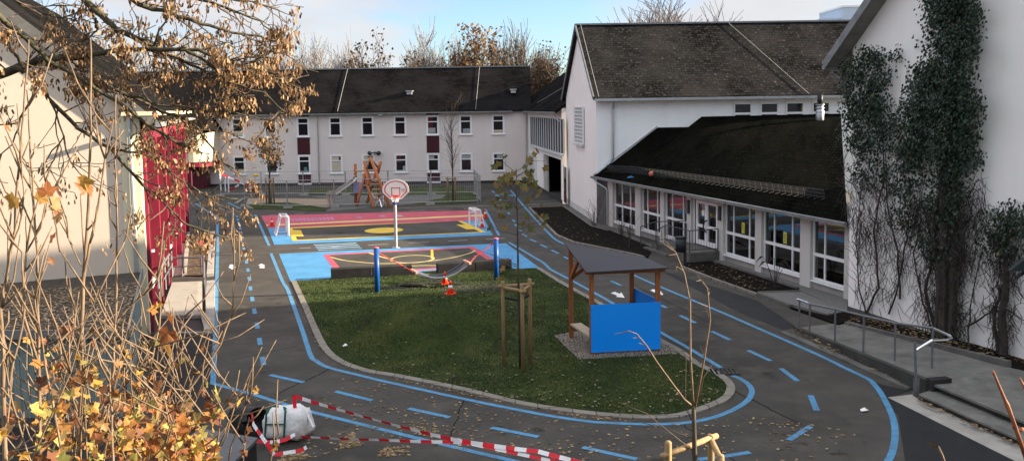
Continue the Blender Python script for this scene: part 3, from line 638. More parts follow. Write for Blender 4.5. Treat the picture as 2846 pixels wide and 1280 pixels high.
# ------------------------------------------------------------------ annex with the long window front
AN = Fac(G(1694, 628), -72.4)
an = thing('annex_building', 'low white annex with mossy dark roof and long window front', 'building', (AN.o.x, AN.o.y, 0), AN.rz)
def al(p): return AN.loc(p)
AE = 2.72; tE = 19.75
bays = [(1708,1770,(1728,1750.8)),(1785,1839.8,(1798.6,1825.6)),(1850,1914,(1867,1897.5)),None,(2015.6,2104.4,(2037,2081)),(2122,2230.6,(2150,2200.4)),(2259,2354.5,(2291,))]
ft = lambda px: AN(px, 640)[0]
edges = []; prev = 0.0
sill_z = .34
piers = []
for bay in bays:
    x0, x1 = (ft(1926), ft(2001)) if bay is None else (ft(bay[0]), ft(bay[1]))
    piers.append((prev, x0)); prev = x1
piers.append((prev, tE))
for a, b in piers: MB().box(a, b, -.10, .16, 0, AE).build('pier', M['annexw'], an)
w = MB()
for bay in bays:
    if bay is None: continue
    w.box(ft(bay[0]), ft(bay[1]), .0, .16, 0, sill_z)
w.box(0, tE, .02, .12, AE, AE+.02)
w.build('base_wall', M['plinth'], an)
for bi, bay in enumerate(bays):
    if bay is None: continue
    a, b = ft(bay[0]), ft(bay[1]); f = MB(); fw = .055
    zs, zm, zt = sill_z, 1.27, AE
    f.box(a,b,.03,.11,zs,zs+.09); f.box(a,b,.03,.11,zt-.06,zt); f.box(a,b,.02,.115,zm-.055,zm+.055)
    for t in [a+fw/2] + [ft(m) for m in bay[2]] + [b-fw/2]: f.box(t-fw/2,t+fw/2,.028,.112,zs+.09,zm-.055); f.box(t-fw/2,t+fw/2,.028,.112,zm+.055,zt-.06)
    o = f.build('window', M['white'], an)
    MB().box(a+.02,b-.02,.066,.074,zs+.05,zt-.03).build('pane', M['pane'], o)
    MB().box(a-.05,b+.05,-.09,.03,zs-.05,zs).build('sill', M['white'], o)
    if bi in (4,5):
        m = ft(bay[2][0]); q = ft(bay[2][1]); c = m+(q-m)*.58; s = MB(); s.box(c-.1,c+.1,.05,.062,zm+.12,zm+.55); st = s.build('sticker', M['ysign'], o)
        k = MB()
        for j in range(4): k.box(c-.055,c+.055,.046,.05,zm+.19+.08*j,zm+.22+.08*j)
        k.build('sticker_text', M['ink'], o)
    if bi >= 3: MB().box(a+.45,b-.25,.16,.26,.40,1.0).build('radiator_cover', M['heater'], an)
# door
a, b = ft(1926), ft(2001); dz = .42
f = MB(); f.box(a,b,.03,.12,2.42,2.5); f.box(a,a+.08,.03,.12,dz,2.42); f.box(b-.08,b,.03,.12,dz,2.42); f.box(a,b,.03,.12,AE-.05,AE); mid = (a+b)/2
dr = f.build('door', M['white'], an)
for s0, s1 in ((a+.28,mid-.01),(mid+.01,b-.22)):
    l = MB(); l.box(s0,s0+.11,.0,.06,dz+.02,2.4); l.box(s1-.11,s1,.0,.06,dz+.02,2.4); l.box(s0+.11,s1-.11,.0,.06,2.28,2.4); l.box(s0+.11,s1-.11,.0,.06,dz+.02,dz+.22); l.box(s0+.11,s1-.11,.0,.06,1.22,1.34); l.build('door_leaf', M['white'], dr)
MB().box(a+.08,b-.08,.066,.074,dz,2.42).box(a,b,.066,.074,2.5,AE-.05).build('door_pane', M['pane'], dr)
h = MB(); h.tube([(mid+.06,-.02,1.05),(mid+.03,-.12,1.15),(mid-.02,-.14,1.35),(mid+.04,-.12,1.5),(mid+.1,-.02,1.6)], .03, 8); h.build('handle', M['rubber'], dr)
MB().box(mid-.34,mid-.14,-.012,-.002,1.75,2.0).build('notice', M['refl'], dr)
for t in (ft(1921), ft(2008)): MB().box(t-.07,t+.07,-.2,-.1,1.75,2.35).build('wall_lamp', M['dsteel'], an)
MB().box(a,b,.1,.3,0,dz).build('threshold', M['oldconc'], an)
# interior
i_ = MB(); i_.box(-.3,tE,.2,6.5,-.02,.05); i_.box(-.3,tE,6.4,6.5,.05,2.62); i_.box(-.3,-.2,.2,6.4,.05,2.62); i_.box(tE-.02,tE+.08,.2,6.4,.05,2.62); i_.box(-.3,tE,.17,6.5,2.62,2.68); i_.build('interior', M['inside'], an)
yb = MB(); yb.box(18.55,19.5,.2,.6,.35,.62); tag(yb.build('yellow_box', M['ybox'], base=None), 'yellow storage box behind the last annex window', 'box')
yo = bpy.data.objects['yellow_box']; yo.location = (AN.o.x, AN.o.y, 0); yo.rotation_euler = (0,0,AN.rz)
# side return wall at the gym corner
q0, q1 = al(A), Vector((0,0,0))
w = MB(); w.add([(q0.x,q0.y,0),(0,-.1,0),(0,-.1,AE+.1),(q0.x,q0.y,AE+.1)], [(0,1,2,3)]); w.build('side_wall', M['oldconc'], an)
# ruled roof: oblique eave below, level line along the gym wall above
E0, E1 = AN(1648, 489, -.5)[0], 20.1
Yg = A.y - .03; top = [al(P(1829,353,Yg)), al(P(1917,353,Yg)), al(P(1950,325,Yg-.05)), al(P(2337,316,Yg-.1))]
for q in top[:2]: q.z = 5.38
top[2].z = 5.95; top[3].z = 6.0
def topat(s):
    xs_ = [0,.12,.165,1]; 
    for i in range(3):
        if s <= xs_[i+1]: return top[i].lerp(top[i+1], (s-xs_[i])/(xs_[i+1]-xs_[i]))
    return top[3]
NS, NV = 40, 16; mb = MB(); uvs = []
ss = sorted(set([i/NS for i in range(NS+1)] + [.12,.165])); NS = len(ss)-1
for s in ss:
    e = Vector((E0+(E1-E0)*s, -.5, AE-.02)); t = topat(s)
    for j in range(NV+1):
        p = e.lerp(t, j/NV); mb.v.append(tuple(p)); uvs.append((s*22, j/NV*7.5))
mb.f = [(i*(NV+1)+j,(i+1)*(NV+1)+j,(i+1)*(NV+1)+j+1,i*(NV+1)+j+1) for i in range(NS) for j in range(NV)]; mb.m = [0]*len(mb.f)
roof = mb.build('roof', M['mslate'], an, uv=False)
L = roof.data.uv_layers.new(name='UVMap').data
for lp in roof.data.loops: L[lp.index].uv = uvs[lp.vertex_index]
sm = roof.modifiers.new('thick', 'SOLIDIFY'); sm.thickness = .12; sm.offset = -1
MB().bar((E0-.05,-.58,AE-.06),(E1,-.58,AE-.06), .13, .12).build('gutter', M['dzinc'], an)
MB().bar(Vector((E0,-.5,AE+.03)), top[0]+Vector((0,-.05,.06)), .16, .06).build('verge_flashing', M['zinc'], roof)
MB().tube([(E0+.2,-.58,AE-.1),(E0+.5,-.45,AE-.35),(.0,-.2,AE-.6),(.1,-.17,AE-.75),(.1,-.17,.12)], .05, 8).build('downspout', M['zinc'], an)
# snow guard fence on the roof
sg = MB()
def roofp(s, v): return Vector((E0+(E1-E0)*s,-.5,AE-.02)).lerp(topat(s), v)
ns = 46
for i in range(ns+1):
    s = .045+.9*i/ns; p = roofp(s,.125); sg.bar(p-Vector((0,.22,.02)), p+Vector((0,0,.02)), .03, .02); sg.bar(p+Vector((0,-.02,0)), p+Vector((0,-.10,.34)), .03, .025)
for h in (.06,.2,.34):
    sg.tube([roofp(.045+.9*i/20,.125)+Vector((0,-.03-.07*h/.34,h)) for i in range(21)], .014, 4)
for i in range(ns*7):
    s = .045+.9*i/(ns*7); p = roofp(s,.125); sg.bar(p+Vector((0,-.045,.06)), p+Vector((0,-.10,.34)), .010, .010)
sg.build('snow_guard', M['guard'], an)
p = AN.w(*roofp(.29,.105)); bl = MB(); 
bl.lathe([(.01,-.13)]+[(.13*math.cos(a),.13*math.sin(a)) for a in [-1.2+.3*i for i in range(9)]]+[(.01,.13)], 14); o = bl.build('ball', pm('faded_red_rubber', (.45, .13, .08), .6), smooth=True, base=None); o.location = p+Vector((0,0,.17)); tag(o, 'faded red ball caught behind the snow guard on the annex roof', 'ball')
p = AN.w(*roofp(.205,.05)); o = MB().bar((-.16,0,0),(.16,.05,.03), .09, .04).bar((-.12,.02,.03),(.06,.05,.06), .05, .05).build('toy', pm('blue_plastic', (.05, .25, .5), .5)); o.location = p+Vector((0,0,.06)); tag(o, 'small blue plastic toy lying near the annex roof edge', 'toy')
# flue
fx = P(2279, 300, 46.5); fl = thing('chimney_flue', 'shiny steel flue with dark cap rising over the annex roof', 'chimney', (fx.x, fx.y, 5.2))
MB().lathe([(.21,0),(.21,1.0),(.17,1.05),(.17,1.35)], 16).build('pipe', M['zinc'], fl, True); MB().lathe([(.14,1.35),(.14,1.85)], 14).build('cap', M['rubber'], fl, True)
rg = MB()
for z in (.9,1.12,1.3): rg.lathe([(.23,z),(.23,z+.05)], 16)
rg.build('clamp_ring', M['zinc'], fl)
# ------------------------------------------------------------------ right gable building
RB = Fac(G(2357, 850), -72.2)
rb = thing('white_house', 'tall white gable wall covered in ivy at the right edge', 'building', (RB.o.x, RB.o.y, 0), RB.rz)
RW = 13.0; rz0 = 8.45; rs = .93; rap = rz0 + rs*RW/2
MB().add([(0,0,0),(RW,0,0),(RW,0,rz0),(RW/2,0,rap),(0,0,rz0),(0,22,0),(RW,22,0),(RW,22,rz0),(RW/2,22,rap),(0,22,rz0)], [(0,1,2,3,4),(9,8,7,6,5),(0,4,9,5),(1,6,7,2),(4,3,8,9),(3,2,7,8)]).build('wall', M['wright'], rb)
rf = MB(); zo = rz0+.10
rf.slab([(-.62,-.62,zo-.62*rs),(-.62,22.5,zo-.62*rs),(RW/2,22.5,zo+rs*RW/2),(RW/2,-.62,zo+rs*RW/2)], .09); rf.slab([(RW+.62,-.62,zo-.62*rs),(RW/2,-.62,zo+rs*RW/2),(RW/2,22.5,zo+rs*RW/2),(RW+.62,22.5,zo-.62*rs)], .09)
rfo = rf.build('roof', M['gslate'], rb)
sf = MB(); sf.slab([(-.6,-.55,zo-.62*rs-.13),(-.6,22,zo-.62*rs-.13),(RW/2,22,zo+rs*RW/2-.16),(RW/2,-.55,zo+rs*RW/2-.16)], .05); sf.build('soffit', M['soffit'], rfo)
MB().bar((-.62,-.6,zo-.62*rs-.13),(RW/2,-.6,zo+rs*RW/2-.13), .05, .24).bar((-.66,-.6,zo-.62*rs-.2),(-.66,22,zo-.62*rs-.2), .14, .13).build('fascia', M['dzinc'], rfo)
MB().tube([(-.62,-.3,zo-.9),(-.25,-.12,zo-1.25),(.1,-.1,zo-1.4)], .05, 8).build('downspout', M['dzinc'], rb)
# ------------------------------------------------------------------ red building on the left
RD = Fac(G(412, 930), 107.7)
rd = thing('red_facade_building', 'beige gable house with red panelled facade and overhanging roof at left', 'building', (RD.o.x, RD.o.y, 0), RD.rz)
# local x runs back along the facade, local y to the left; facade at y=0, gable at x=0
LEN, WID, REZ = 22.6, 11.6, 6.75; rsl = .86
w = MB(); w.add([(0,0,0),(0,WID,0),(0,WID,REZ),(0,WID/2,REZ+rsl*WID/2),(0,0,REZ)], [(0,1,2,3,4)]); w.build('gable_wall', M['wbeige'], rd)
w = MB(); w.box(0.0,LEN,.3,.5,0,REZ); w.box(.02,LEN,WID-.2,WID,0,REZ); w.box(LEN-.2,LEN,.5,WID-.2,0,REZ); w.build('wall', M['red2'], rd)
w = MB(); w.box(-.02,.28,-.05,.5,0,REZ-.1); w.build('corner_pilaster', M['cream'], rd)
w = MB(); w.tube([(-.1,.22,REZ-.2),(-.1,.22,.2)], .06, 8); w.build('downspout', M['zinc'], rd)
MB().box(.3,LEN,-.10,.3,REZ-1.0,REZ-.22).build('fascia_band', M['red'], rd)
MB().box(-.3,LEN+.2,-.5,.4,REZ-.2,REZ-.08).build('soffit', M['cream'], rd)
MB().box(LEN-.25,LEN+.05,-.12,.4,0,REZ-.2).build('end_pilaster', M['cream'], rd)
ts = [.45] + [RD.loc((0,0,0)).x*0 + (y-25.43)/math.sin(math.radians(107.7)) for y in (29.5,33,36.5,39.9,43.4,46.6)]
for i, t in enumerate(ts):
    MB().box(t-.16,t+.16,-.14,.3,0.0,REZ-1.0).build('pilaster', M['red'], rd)
    if i < len(ts)-1:
        t1 = ts[i+1]; f = MB(); a, b = t+.16, t1-.16
        f.box(a,b,.2,.3,.0,.95); f.build('parapet_panel', M['red'], rd)
        f = MB(); f.box(a,b,.02,.3,.95,1.05); f.build('sill', M['white'], rd)
        m = (a+b)/2
        fr = MB()
        for x in (a+.04, m, b-.04): fr.box(x-.045,x+.045,.15,.29,1.05,REZ-1.0)
        fr.box(a,b,.16,.29,3.2,3.75); fo = fr.build('window', M['red2'], rd)
        MB().box(a,b,.25,.27,1.05,REZ-1.0).build('pane', M['glass'], fo)
        MB().box(m+.05,b-.08,.20,.24,1.05,REZ-1.05).build('panel', M['red'], fo)
        MB().box(b-.24,b-.1,.06,.15,1.9+ (i%2)*1.9,1.98+(i%2)*1.9).build('handle', M['white'], fo)
rf = MB(); zz = REZ; ov = .55
rf.slab([(-.24,-ov,zz-ov*rsl+.05),(LEN+.5,-ov,zz-ov*rsl+.05),(LEN+.5,WID/2,zz+rsl*WID/2+.05),(-.24,WID/2,zz+rsl*WID/2+.05)], .1); rf.slab([(-.24,WID+ov,zz-ov*rsl+.05),(-.24,WID/2,zz+rsl*WID/2+.05),(LEN+.5,WID/2,zz+rsl*WID/2+.05),(LEN+.5,WID+ov,zz-ov*rsl+.05)], .1)
rfo = rf.build('roof', M['slate'], rd)
sf = MB(); sf.slab([(-.21,-ov+.03,zz-ov*rsl-.09),(-.02,-ov+.03,zz-ov*rsl-.09),(-.02,WID/2,zz+rsl*WID/2-.09),(-.21,WID/2,zz+rsl*WID/2-.09)], .05); sf.build('verge_soffit', pm('verge_soffit', (.30, .28, .24), .8, .15), rfo)
MB().bar((-.25,-ov,zz-ov*rsl-.03),(-.25,WID/2,zz+rsl*WID/2-.03), .05, .26).build('verge_board', pm('verge_board', (.13, .125, .115), .8, .2), rfo)
MB().bar((-.7,-ov-.06,zz-ov*rsl),(LEN+.4,-ov-.06,zz-ov*rsl), .13, .12).build('gutter', M['zinc'], rfo)
# boarded lean-to with leaf covered flat roof in front of the gable
s0, s1 = G(-60,1160), G(352,1158)
ft_ = G(381,755,1.95); fr_ = P(392,918,G(352,1158).y)
sh = thing('bin_shed', 'low teal boarded shed with leaf covered flat roof below the beige gable', 'shed', (s1.x, s1.y, 0))
hz = fr_.z; bR = ft_-Vector((s1.x,s1.y,0)); bL = G(-60,793,1.95)-Vector((s1.x,s1.y,0)); fL = Vector((s0.x-s1.x, s0.y-s1.y, 0)); fR = Vector((0,0,0))
def at(p, z): return (p[0], p[1], z)
MB().add([at(fL,0),at(fR,0),at(bR,0),at(bL,0),at(fL,hz-.12),at(fR,hz-.12),at(bR,1.85),at(bL,1.85)], [(0,1,5,4),(1,2,6,5),(2,3,7,6),(3,0,4,7)]).build('board_wall', M['teal'], sh)
bt = MB()
for a, b, n in ((fL,fR,17),(fR,bR,20)):
    for i in range(n+1):
        p = Vector(a).lerp(Vector(b), i/n); bt.bar(at(p,0), at(p,(hz if a is fL else hz+(1.95-hz)*i/n)-.13), .045, .05)
bt.build('batten', M['teal'], sh)
o_ = .25
cr = [Vector(at(fL,hz))+Vector((-o_,-o_,0)), Vector(at(fR,hz))+Vector((o_,-o_,0)), Vector(at(bR,1.95))+Vector((o_*.6,0,0)), Vector(at(bL,1.95))]
sroof = MB().slab(cr, .12).build('roof', pm('felt_roof', (.05, .042, .035), .95, .4, 6, .6, 20), sh)
MB().bar(cr[0],cr[1],.05,.2).bar(cr[1],cr[2],.05,.2).build('roof_trim', M['dzinc'], sh)
SHED = (cr, Vector((s1.x, s1.y, 0)))
# far pale building behind the gym
f0 = P(2288,60,140); fb = thing('distant_building', 'pale blue flat roofed block far behind the gym ridge', 'building', (f0.x, f0.y, 0))
MB().box(0,3.2,0,10,0,P(2300,50,140).z).build('wall', M['far'], fb); MB().box(2.9,12,-.5,10,0,P(2340,22,140).z).build('tower', M['far'], fb); MB().box(2.8,12.1,-.6,10,P(2340,22,140).z,P(2340,22,140).z+.3).build('roof_edge', M['white'], fb)
# ------------------------------------------------------------------ sports things
def rel(p, b): return Vector(p) - Vector(b)
hp = G(1101, 688); ho = thing('basketball_hoop', 'basketball hoop with fan shaped white backboard on a grey pole', 'basketball hoop', hp)
MB().lathe([(.2,0),(.2,.02)], 16).build('base_plate', M['steel'], ho)
mb = MB(); mb.tube([(0,0,0),(0,0,2.35)], .075, 12); mb.tube([(0,.0,2.3),(.02,-.05,2.5),(.08,-.45,2.72)], .06, 10); mb.build('pole', M['steel'], ho)
mb = MB(); mb.tube([(0.03,-.05,2.35),(.12,-.5,2.55)], .05, 8); mb.build('support_arm', M['dsteel'], ho)
def fan(k, dz=0):
    pts = [(-.62,.10),(-.62,-.06),(-.28,-.38),(.28,-.38),(.62,-.06),(.62,.10)] + [(.62*math.cos(a), .10+.46*math.sin(a)) for a in [math.pi*i/14 for i in range(1,14)]]
    return [(x*k, (z-.05)*k+.05) for x, z in pts]
bz = 2.78; by = -.55; bx = .12
def bpts(k, y): return [(bx+x, y, bz+z) for x, z in fan(k)]
n = len(fan(1)); mb = MB(); mb.add(bpts(1,by)+bpts(1,by+.04), [tuple(range(n-1,-1,-1)),tuple(range(n,2*n))]+[(i,(i+1)%n,n+(i+1)%n,n+i) for i in range(n)]); bo = mb.build('backboard', M['board'], ho)
mb = MB(); y = by-.006; mb.add(bpts(.86,y)+bpts(.77,y), [(i,(i+1)%n,n+(i+1)%n,n+i) for i in range(n)])
for a in ((-.21,-.17,-.20,.17),(.17,.21,-.20,.17),(-.21,.21,.13,.17),(-.21,.21,-.24,-.2)): mb.box(bx+a[0],bx+a[1],y-.004,y,bz+a[2],bz+a[3])
mb.build('board_marking', M['boardred'], bo)
def text(s, size, mat, parent, loc, rot, name):
    cu = bpy.data.curves.new(name, 'FONT'); cu.body = s; cu.size = size; cu.extrude = .001; o = bpy.data.objects.new(name, cu); C.objects.link(o)
    dg = bpy.context.evaluated_depsgraph_get(); me = bpy.data.meshes.new_from_object(o.evaluated_get(dg)); bpy.data.objects.remove(o); me.materials.clear(); me.materials.append(mat)
    o = bpy.data.objects.new(name, me); C.objects.link(o); o.parent = parent; o.location = loc; o.rotation_euler = rot; return o
text('SURE', .085, M['ink'], bo, (bx+.25,y-.006,bz+.04), (math.pi/2,0,0), 'board_lettering'); text('COURT', .085, M['boardred'], bo, (bx+.25,y-.006,bz-.05), (math.pi/2,0,0), 'board_lettering')
rz_ = bz-.27; ry = by-.27
mb = MB(); mb.tube([(bx+.21*math.cos(a), ry+.21*math.sin(a), rz_) for a in [2*math.pi*i/24 for i in range(25)]], .014, 6); mb.box(bx-.1,bx+.1,by-.08,by-.01,rz_-.05,rz_+.05); mb.build('rim', M['rim'], ho)
for z0, z1, mt in ((0,-.22,'netw'),(-.22,-.36,'netb')):
    mb = MB(); rr = lambda z: .20 - .08*min(1,-z/.25)
    for i in range(14):
        for s in (1,-1):
            a0, a1 = 2*math.pi*i/14, 2*math.pi*(i+s)/14
            mb.tube([(bx+rr(z0)*math.cos(a0),ry+rr(z0)*math.sin(a0),rz_+z0),(bx+rr(z1)*math.cos(a1),ry+rr(z1)*math.sin(a1),rz_+z1)], .009, 4)
    mb.build('net', M[mt], ho)
def goal(bf, bb_, back, h, label):
    g = thing('football_goal', label, 'goal', bf, group='small football goals on the painted court'); a = Vector((0,0,0)); b = rel(bb_, bf); k = Vector(back); u = Vector((0,0,h)); ku = k*.55
    for p in (a, b): MB().bar(p, p+u, .09, .09).build('post', M['white'], g)
    MB().bar(a+u+Vector((0,0,-.045)), b+u+Vector((0,0,-.045)), .085, .085).build('crossbar', M['white'], g)
    fr = MB(); 
    for p in (a, b): fr.bar(p+u, p+u+ku, .05, .05); fr.bar(p+u+ku, p+k, .05, .05); fr.bar(p, p+k, .05, .05)
    fr.bar(a+k,b+k,.05,.05); fr.bar(a+u+ku,b+u+ku,.05,.05); fr.build('back_frame', M['white'], g)
    nt_ = MB()
    for i in range(1,16):
        t = i/16; p = a.lerp(b,t); nt_.tube([p+u,p+u+ku,p+k], .004, 3)
    for i in range(1,9):
        t = i/9; q0 = (a+u+ku).lerp(a+k,t); q1 = (b+u+ku).lerp(b+k,t); nt_.tube([q0,q1], .004, 3)
        for p in (a,b): nt_.tube([p+Vector((0,0,h*t)), (p+k).lerp(p+u+ku, t)], .004, 3)
    nt_.build('net', M['netw'], g); return g
goal(G(802,655), G(797,645), (-.68,.02,0), 1.02, 'small white goal at the left end of the court')
goal(G(1322.6,633), G(1305,624.5), (.50,.06,0), .98, 'small white goal at the right end of the court with cones beside it')
def cone(px, py, h, label):
    c = thing('traffic_cone', label, 'traffic cone', G(px,py)+Vector((0,0,.025)), ru(0,1.5), 'orange traffic cones')
    r = h*.28; MB().box(-r*1.25,r*1.25,-r*1.25,r*1.25,0,.035).build('base', M['orangep'], c)
    R_ = lambda t: r*.95*(1-t)+.028*t
    MB().lathe([(R_(0),.035),(R_(.38),.035+.38*h),(R_(.385),.035+.385*h)], 18).build('lower_cone', M['orangep'], c, True)
    MB().lathe([(R_(.385)+.003,.035+.385*h),(R_(.62)+.003,.035+.62*h)], 18).build('reflective_band', M['refl'], c, True)
    MB().lathe([(R_(.62),.035+.62*h),(R_(1),h+.02),(.016,h+.03)], 18).build('tip', M['orangep'], c, True); return c
cone(1252,818,.46,'orange cone with white band standing on the lawn in front of the hammock'); cone(1237,790,.44,'orange cone half hidden below the hammock net')
cone(1340,632,.44,'orange cone beside the right goal, nearer one'); cone(1349,604,.44,'orange cone on the edge of the pink strip behind the right goal'); cone(756,627,.42,'orange cone on the pink strip behind the left goal')
# low walls
for i, (q, lab) in enumerate((([(920,777),(1146,765)],'long low dark concrete wall at the left edge of the court'),([(1218,762),(1423,748)],'long low dark concrete wall behind the right hammock post'))):
    a, b = G(*q[0]), G(*q[1]); d = (b-a); L_ = d.length; d.normalize(); w = thing('low_wall', lab, 'wall', a, math.atan2(d.y,d.x), 'low concrete walls round the lawn')
    k = 2; g_ = .012
    for j in range(k): MB().box(L_*j/k+g_*(j>0), L_*(j+1)/k-g_, 0, .42, 0, .40).build('wall_block', M['darkconc'], w)
# hammock
hl, hr = G(1049,812), G(1380,778)
for p, lab, hh in ((hl,'blue hammock post with pink cap, the left and nearer one',1.62),(hr,'blue hammock post with pink cap beside the young tree',1.60)):
    o = thing('hammock_post', lab, 'post', p, group='blue hammock posts'); MB().lathe([(.095,0),(.095,hh)], 16).build('pole', M['bluepost'], o, True); MB().lathe([(.1,hh),(.1,hh+.03),(.06,hh+.05)], 16).build('cap', M['pinkcap'], o, True)
d = (hr-hl); D_ = d.length; hm = thing('hammock', 'black rope net hammock with red straps slung between blue posts', 'hammock', hl, math.atan2(d.y,d.x))
zb0, zb1 = .62, .78; x0, x1 = D_*.30, D_*.745
ropes = [(.11,0,1.42),(x0-.05,0,zb0+.02)]
for (xa, za, xb, zb) in ((.10,1.43,x0,zb0),(D_-.10,1.45,x1,zb1)):
    m = Vector((xa,0,za)).lerp(Vector((xb,0,zb)), .72); s = MB(); s.tube([(xa,0,za), m], .022, 6); s.tube([m,(xb,-.24,zb)], .014, 6); s.tube([m,(xb,.24,zb)], .014, 6); s.build('strap', M['strap'], hm)
    c = MB(); 
    c.lathe([(.035,-.06),(.035,.06)], 8, m); c.lathe([(.03,-.05),(.03,.05)], 8, (xa,0,za)); c.build('shackle', M['chrome'], hm)
    MB().bar((xb,-.33,zb+.03),(xb,.33,zb+.03), .09, .08).build('spreader_bar', M['salmon'], hm)
nt_ = MB(); K = 44
def hz(t): return zb0 + (zb1-zb0)*t - .40*(1-(2*t-1)**2)*.95
for i in range(K+1):
    t = i/K; x = x0+(x1-x0)*t; z = hz(t); tw = .12; nt_.tube([(x-tw,-.27,z+.05),(x-tw*.3,-.1,z-.03),(x+tw*.3,.1,z-.03),(x+tw,.27,z+.05)], .017, 4)
for yy in (-.28,-.1,.1,.28): nt_.tube([(x0+(x1-x0)*i/24, yy, hz(i/24)+(.05 if abs(yy)>.2 else -.03)) for i in range(25)], .028 if abs(yy)>.2 else .012, 5)
nt_.build('net', M['hnet'], hm)
# ------------------------------------------------------------------ shelter
bed('paving', [(1540,934),(1600,922),(1836,941),(1891,971),(1880,985),(1609,1000)], M['paver'], .032)
FL, FR, BL_, BR_ = G(1645,985), G(1828,975), G(1588,940), G(1756,930)
sb = thing('play_shelter', 'small timber shelter with sloped grey roof and blue panels on the lawn', 'shelter', FL)
q = lambda p, z: Vector((p.x-FL.x, p.y-FL.y, z))
rc_ = [P(1630,756,22.35), P(1858,743,22.6), P(1789,713,25.0), P(1567,673,24.75)]; rc_ = [p - Vector((FL.x,FL.y,0)) for p in rc_]
def rpt(u, v): return rc_[0].lerp(rc_[1],u).lerp(rc_[3].lerp(rc_[2],u), v)
for p, zt in ((FL,rpt(.08,.15).z),(FR,rpt(.9,.15).z),(BL_,rpt(.08,.85).z),(BR_,rpt(.82,.85).z)): MB().bar(q(p,.0),q(p,zt-.06),.125,.125,up=(0,1,0)).build('post', M['larch'], sb)
MB().bar(rpt(0.01,.10)+Vector((0,0,-.09)), rpt(.99,.10)+Vector((0,0,-.09)), .09, .11).build('front_beam', M['larch'], sb); MB().bar(rpt(.05,.87)+Vector((0,0,-.1)), rpt(.95,.87)+Vector((0,0,-.1)), .09, .12).build('back_beam', M['larch'], sb)
MB().bar(rpt(.06,.03)+Vector((0,0,-.1)), rpt(.06,.97)+Vector((0,0,-.1)), .08, .1).build('side_beam', M['larch'], sb)
for tgt in (rpt(.06,.55), rpt(.42,.86)): MB().bar(q(BL_,1.75), tgt+Vector((0,0,-.12)), .08, .1).build('brace', M['larch'], sb)
vs = [rpt(i/12,j/12) for i in range(13) for j in range(13)]; vs2 = [v-Vector((0,0,.035)) for v in vs]
fs = [(i*13+j,(i+1)*13+j,(i+1)*13+j+1,i*13+j+1) for i in range(12) for j in range(12)]; N2 = len(vs)
mb = MB().add(vs, fs).add(vs2, [f[::-1] for f in fs])
for i in range(12):
    for a, b in ((i*13,(i+1)*13),(i+1+156,i+156),((i+1)*13+12,i*13+12),(i,i+1)): mb.add([vs[a],vs[b],vs2[b],vs2[a]], [(0,1,2,3)])
mb.build('roof', M['sail'], sb)
off = Vector((0,-.09,0))
pa, pb = q(FL,0)+off+Vector((-.03,0,0)), q(FR,0)+off+Vector((.05,0,0)); mb = MB(); dd = Vector((0,-.02,0)); mb.add([pa+Vector((0,0,.09)),pb+Vector((0,0,.09)),pb+Vector((0,0,1.38)),pa+Vector((0,0,1.38))]+[p+dd+Vector((0,0,z)) for p, z in ((pa,.09),(pb,.09),(pb,1.38),(pa,1.38))], [(3,2,1,0),(4,5,6,7),(0,1,5,4),(1,2,6,5),(2,3,7,6),(3,0,4,7)]); mb.build('front_panel', M['bluepanel'], sb)
MB().bar(q(BR_,.75)+Vector((.08,0,0)), q(FR,.75)+Vector((.08,.05,0)), .022, 1.25).build('side_panel', M['bluepanel'], sb)
MB().bar(q(BL_,.45)+Vector((.12,-.1,0)), q(FL,.45)+Vector((.12,.1,0)), .32, .05).build('bench', M['palewood'], sb)
# ------------------------------------------------------------------ steps, bins, railings
st = thing('entrance_steps', 'concrete landing and steps at the annex glass door with dark railings', 'steps', (AN.o.x,AN.o.y,0), AN.rz)
a, b = ft(1905), ft(2006); MB().box(a,b,-1.55,-.1,0,.42).build('landing', M['oldconc'], st)
MB().box(a-.34,a,-1.55,-.1,0,.28).build('step', M['oldconc'], st); MB().box(a-.68,a-.34,-1.55,-.1,0,.14).build('step', M['oldconc'], st)
MB().box(a-.8,a+1.4,-1.75,-1.55,0,.12).build('step', M['oldconc'], st)
def railing(parent, path, hh, bal=.13, name='railing', r=.022):
    m = MB(); tops = [Vector(p)+Vector((0,0,hh)) for p in path]; m.tube(tops, r, 6)
    lows = [Vector(p)+Vector((0,0,.12)) for p in path]; m.tube(lows, .014, 5)
    for i in range(len(path)-1):
        p, q_ = Vector(path[i]), Vector(path[i+1]); k = max(1, int((q_-p).length/bal))
        for j in range(k): c = p.lerp(q_, j/k); m.tube([c+Vector((0,0,.12)), c+Vector((0,0,hh))], .008, 4)
    for p in path: m.tube([p, Vector(p)+Vector((0,0,hh))], r, 6)
    return m.build(name, M['dsteel'], parent)
railing(st, [(a-1.55,-1.5,.0),(a-.05,-1.48,.42),(a+.3,-.15,.42)], .95)
railing(st, [(a+.35,-1.62,0.1),(a+1.15,-1.6,.42),(b-.05,-1.5,.42),(b-.05,-.15,.42)], .95)
bp = G(1896,740); bn = thing('litter_bin', 'dark litter bin on a post in front of the annex steps', 'bin', bp)
MB().bar((.12,.05,0),(.12,.05,1.25),.1,.1,up=(0,1,0)).build('post', M['bin'], bn); MB().lathe([(.2,.62),(.22,1.2)], 18, (-.08,-.02,0)).build('bucket', M['bin'], bn, True); MB().lathe([(.235,1.2),(.235,1.24)], 18, (-.08,-.02,0)).build('rim', M['rubber'], bn, True)
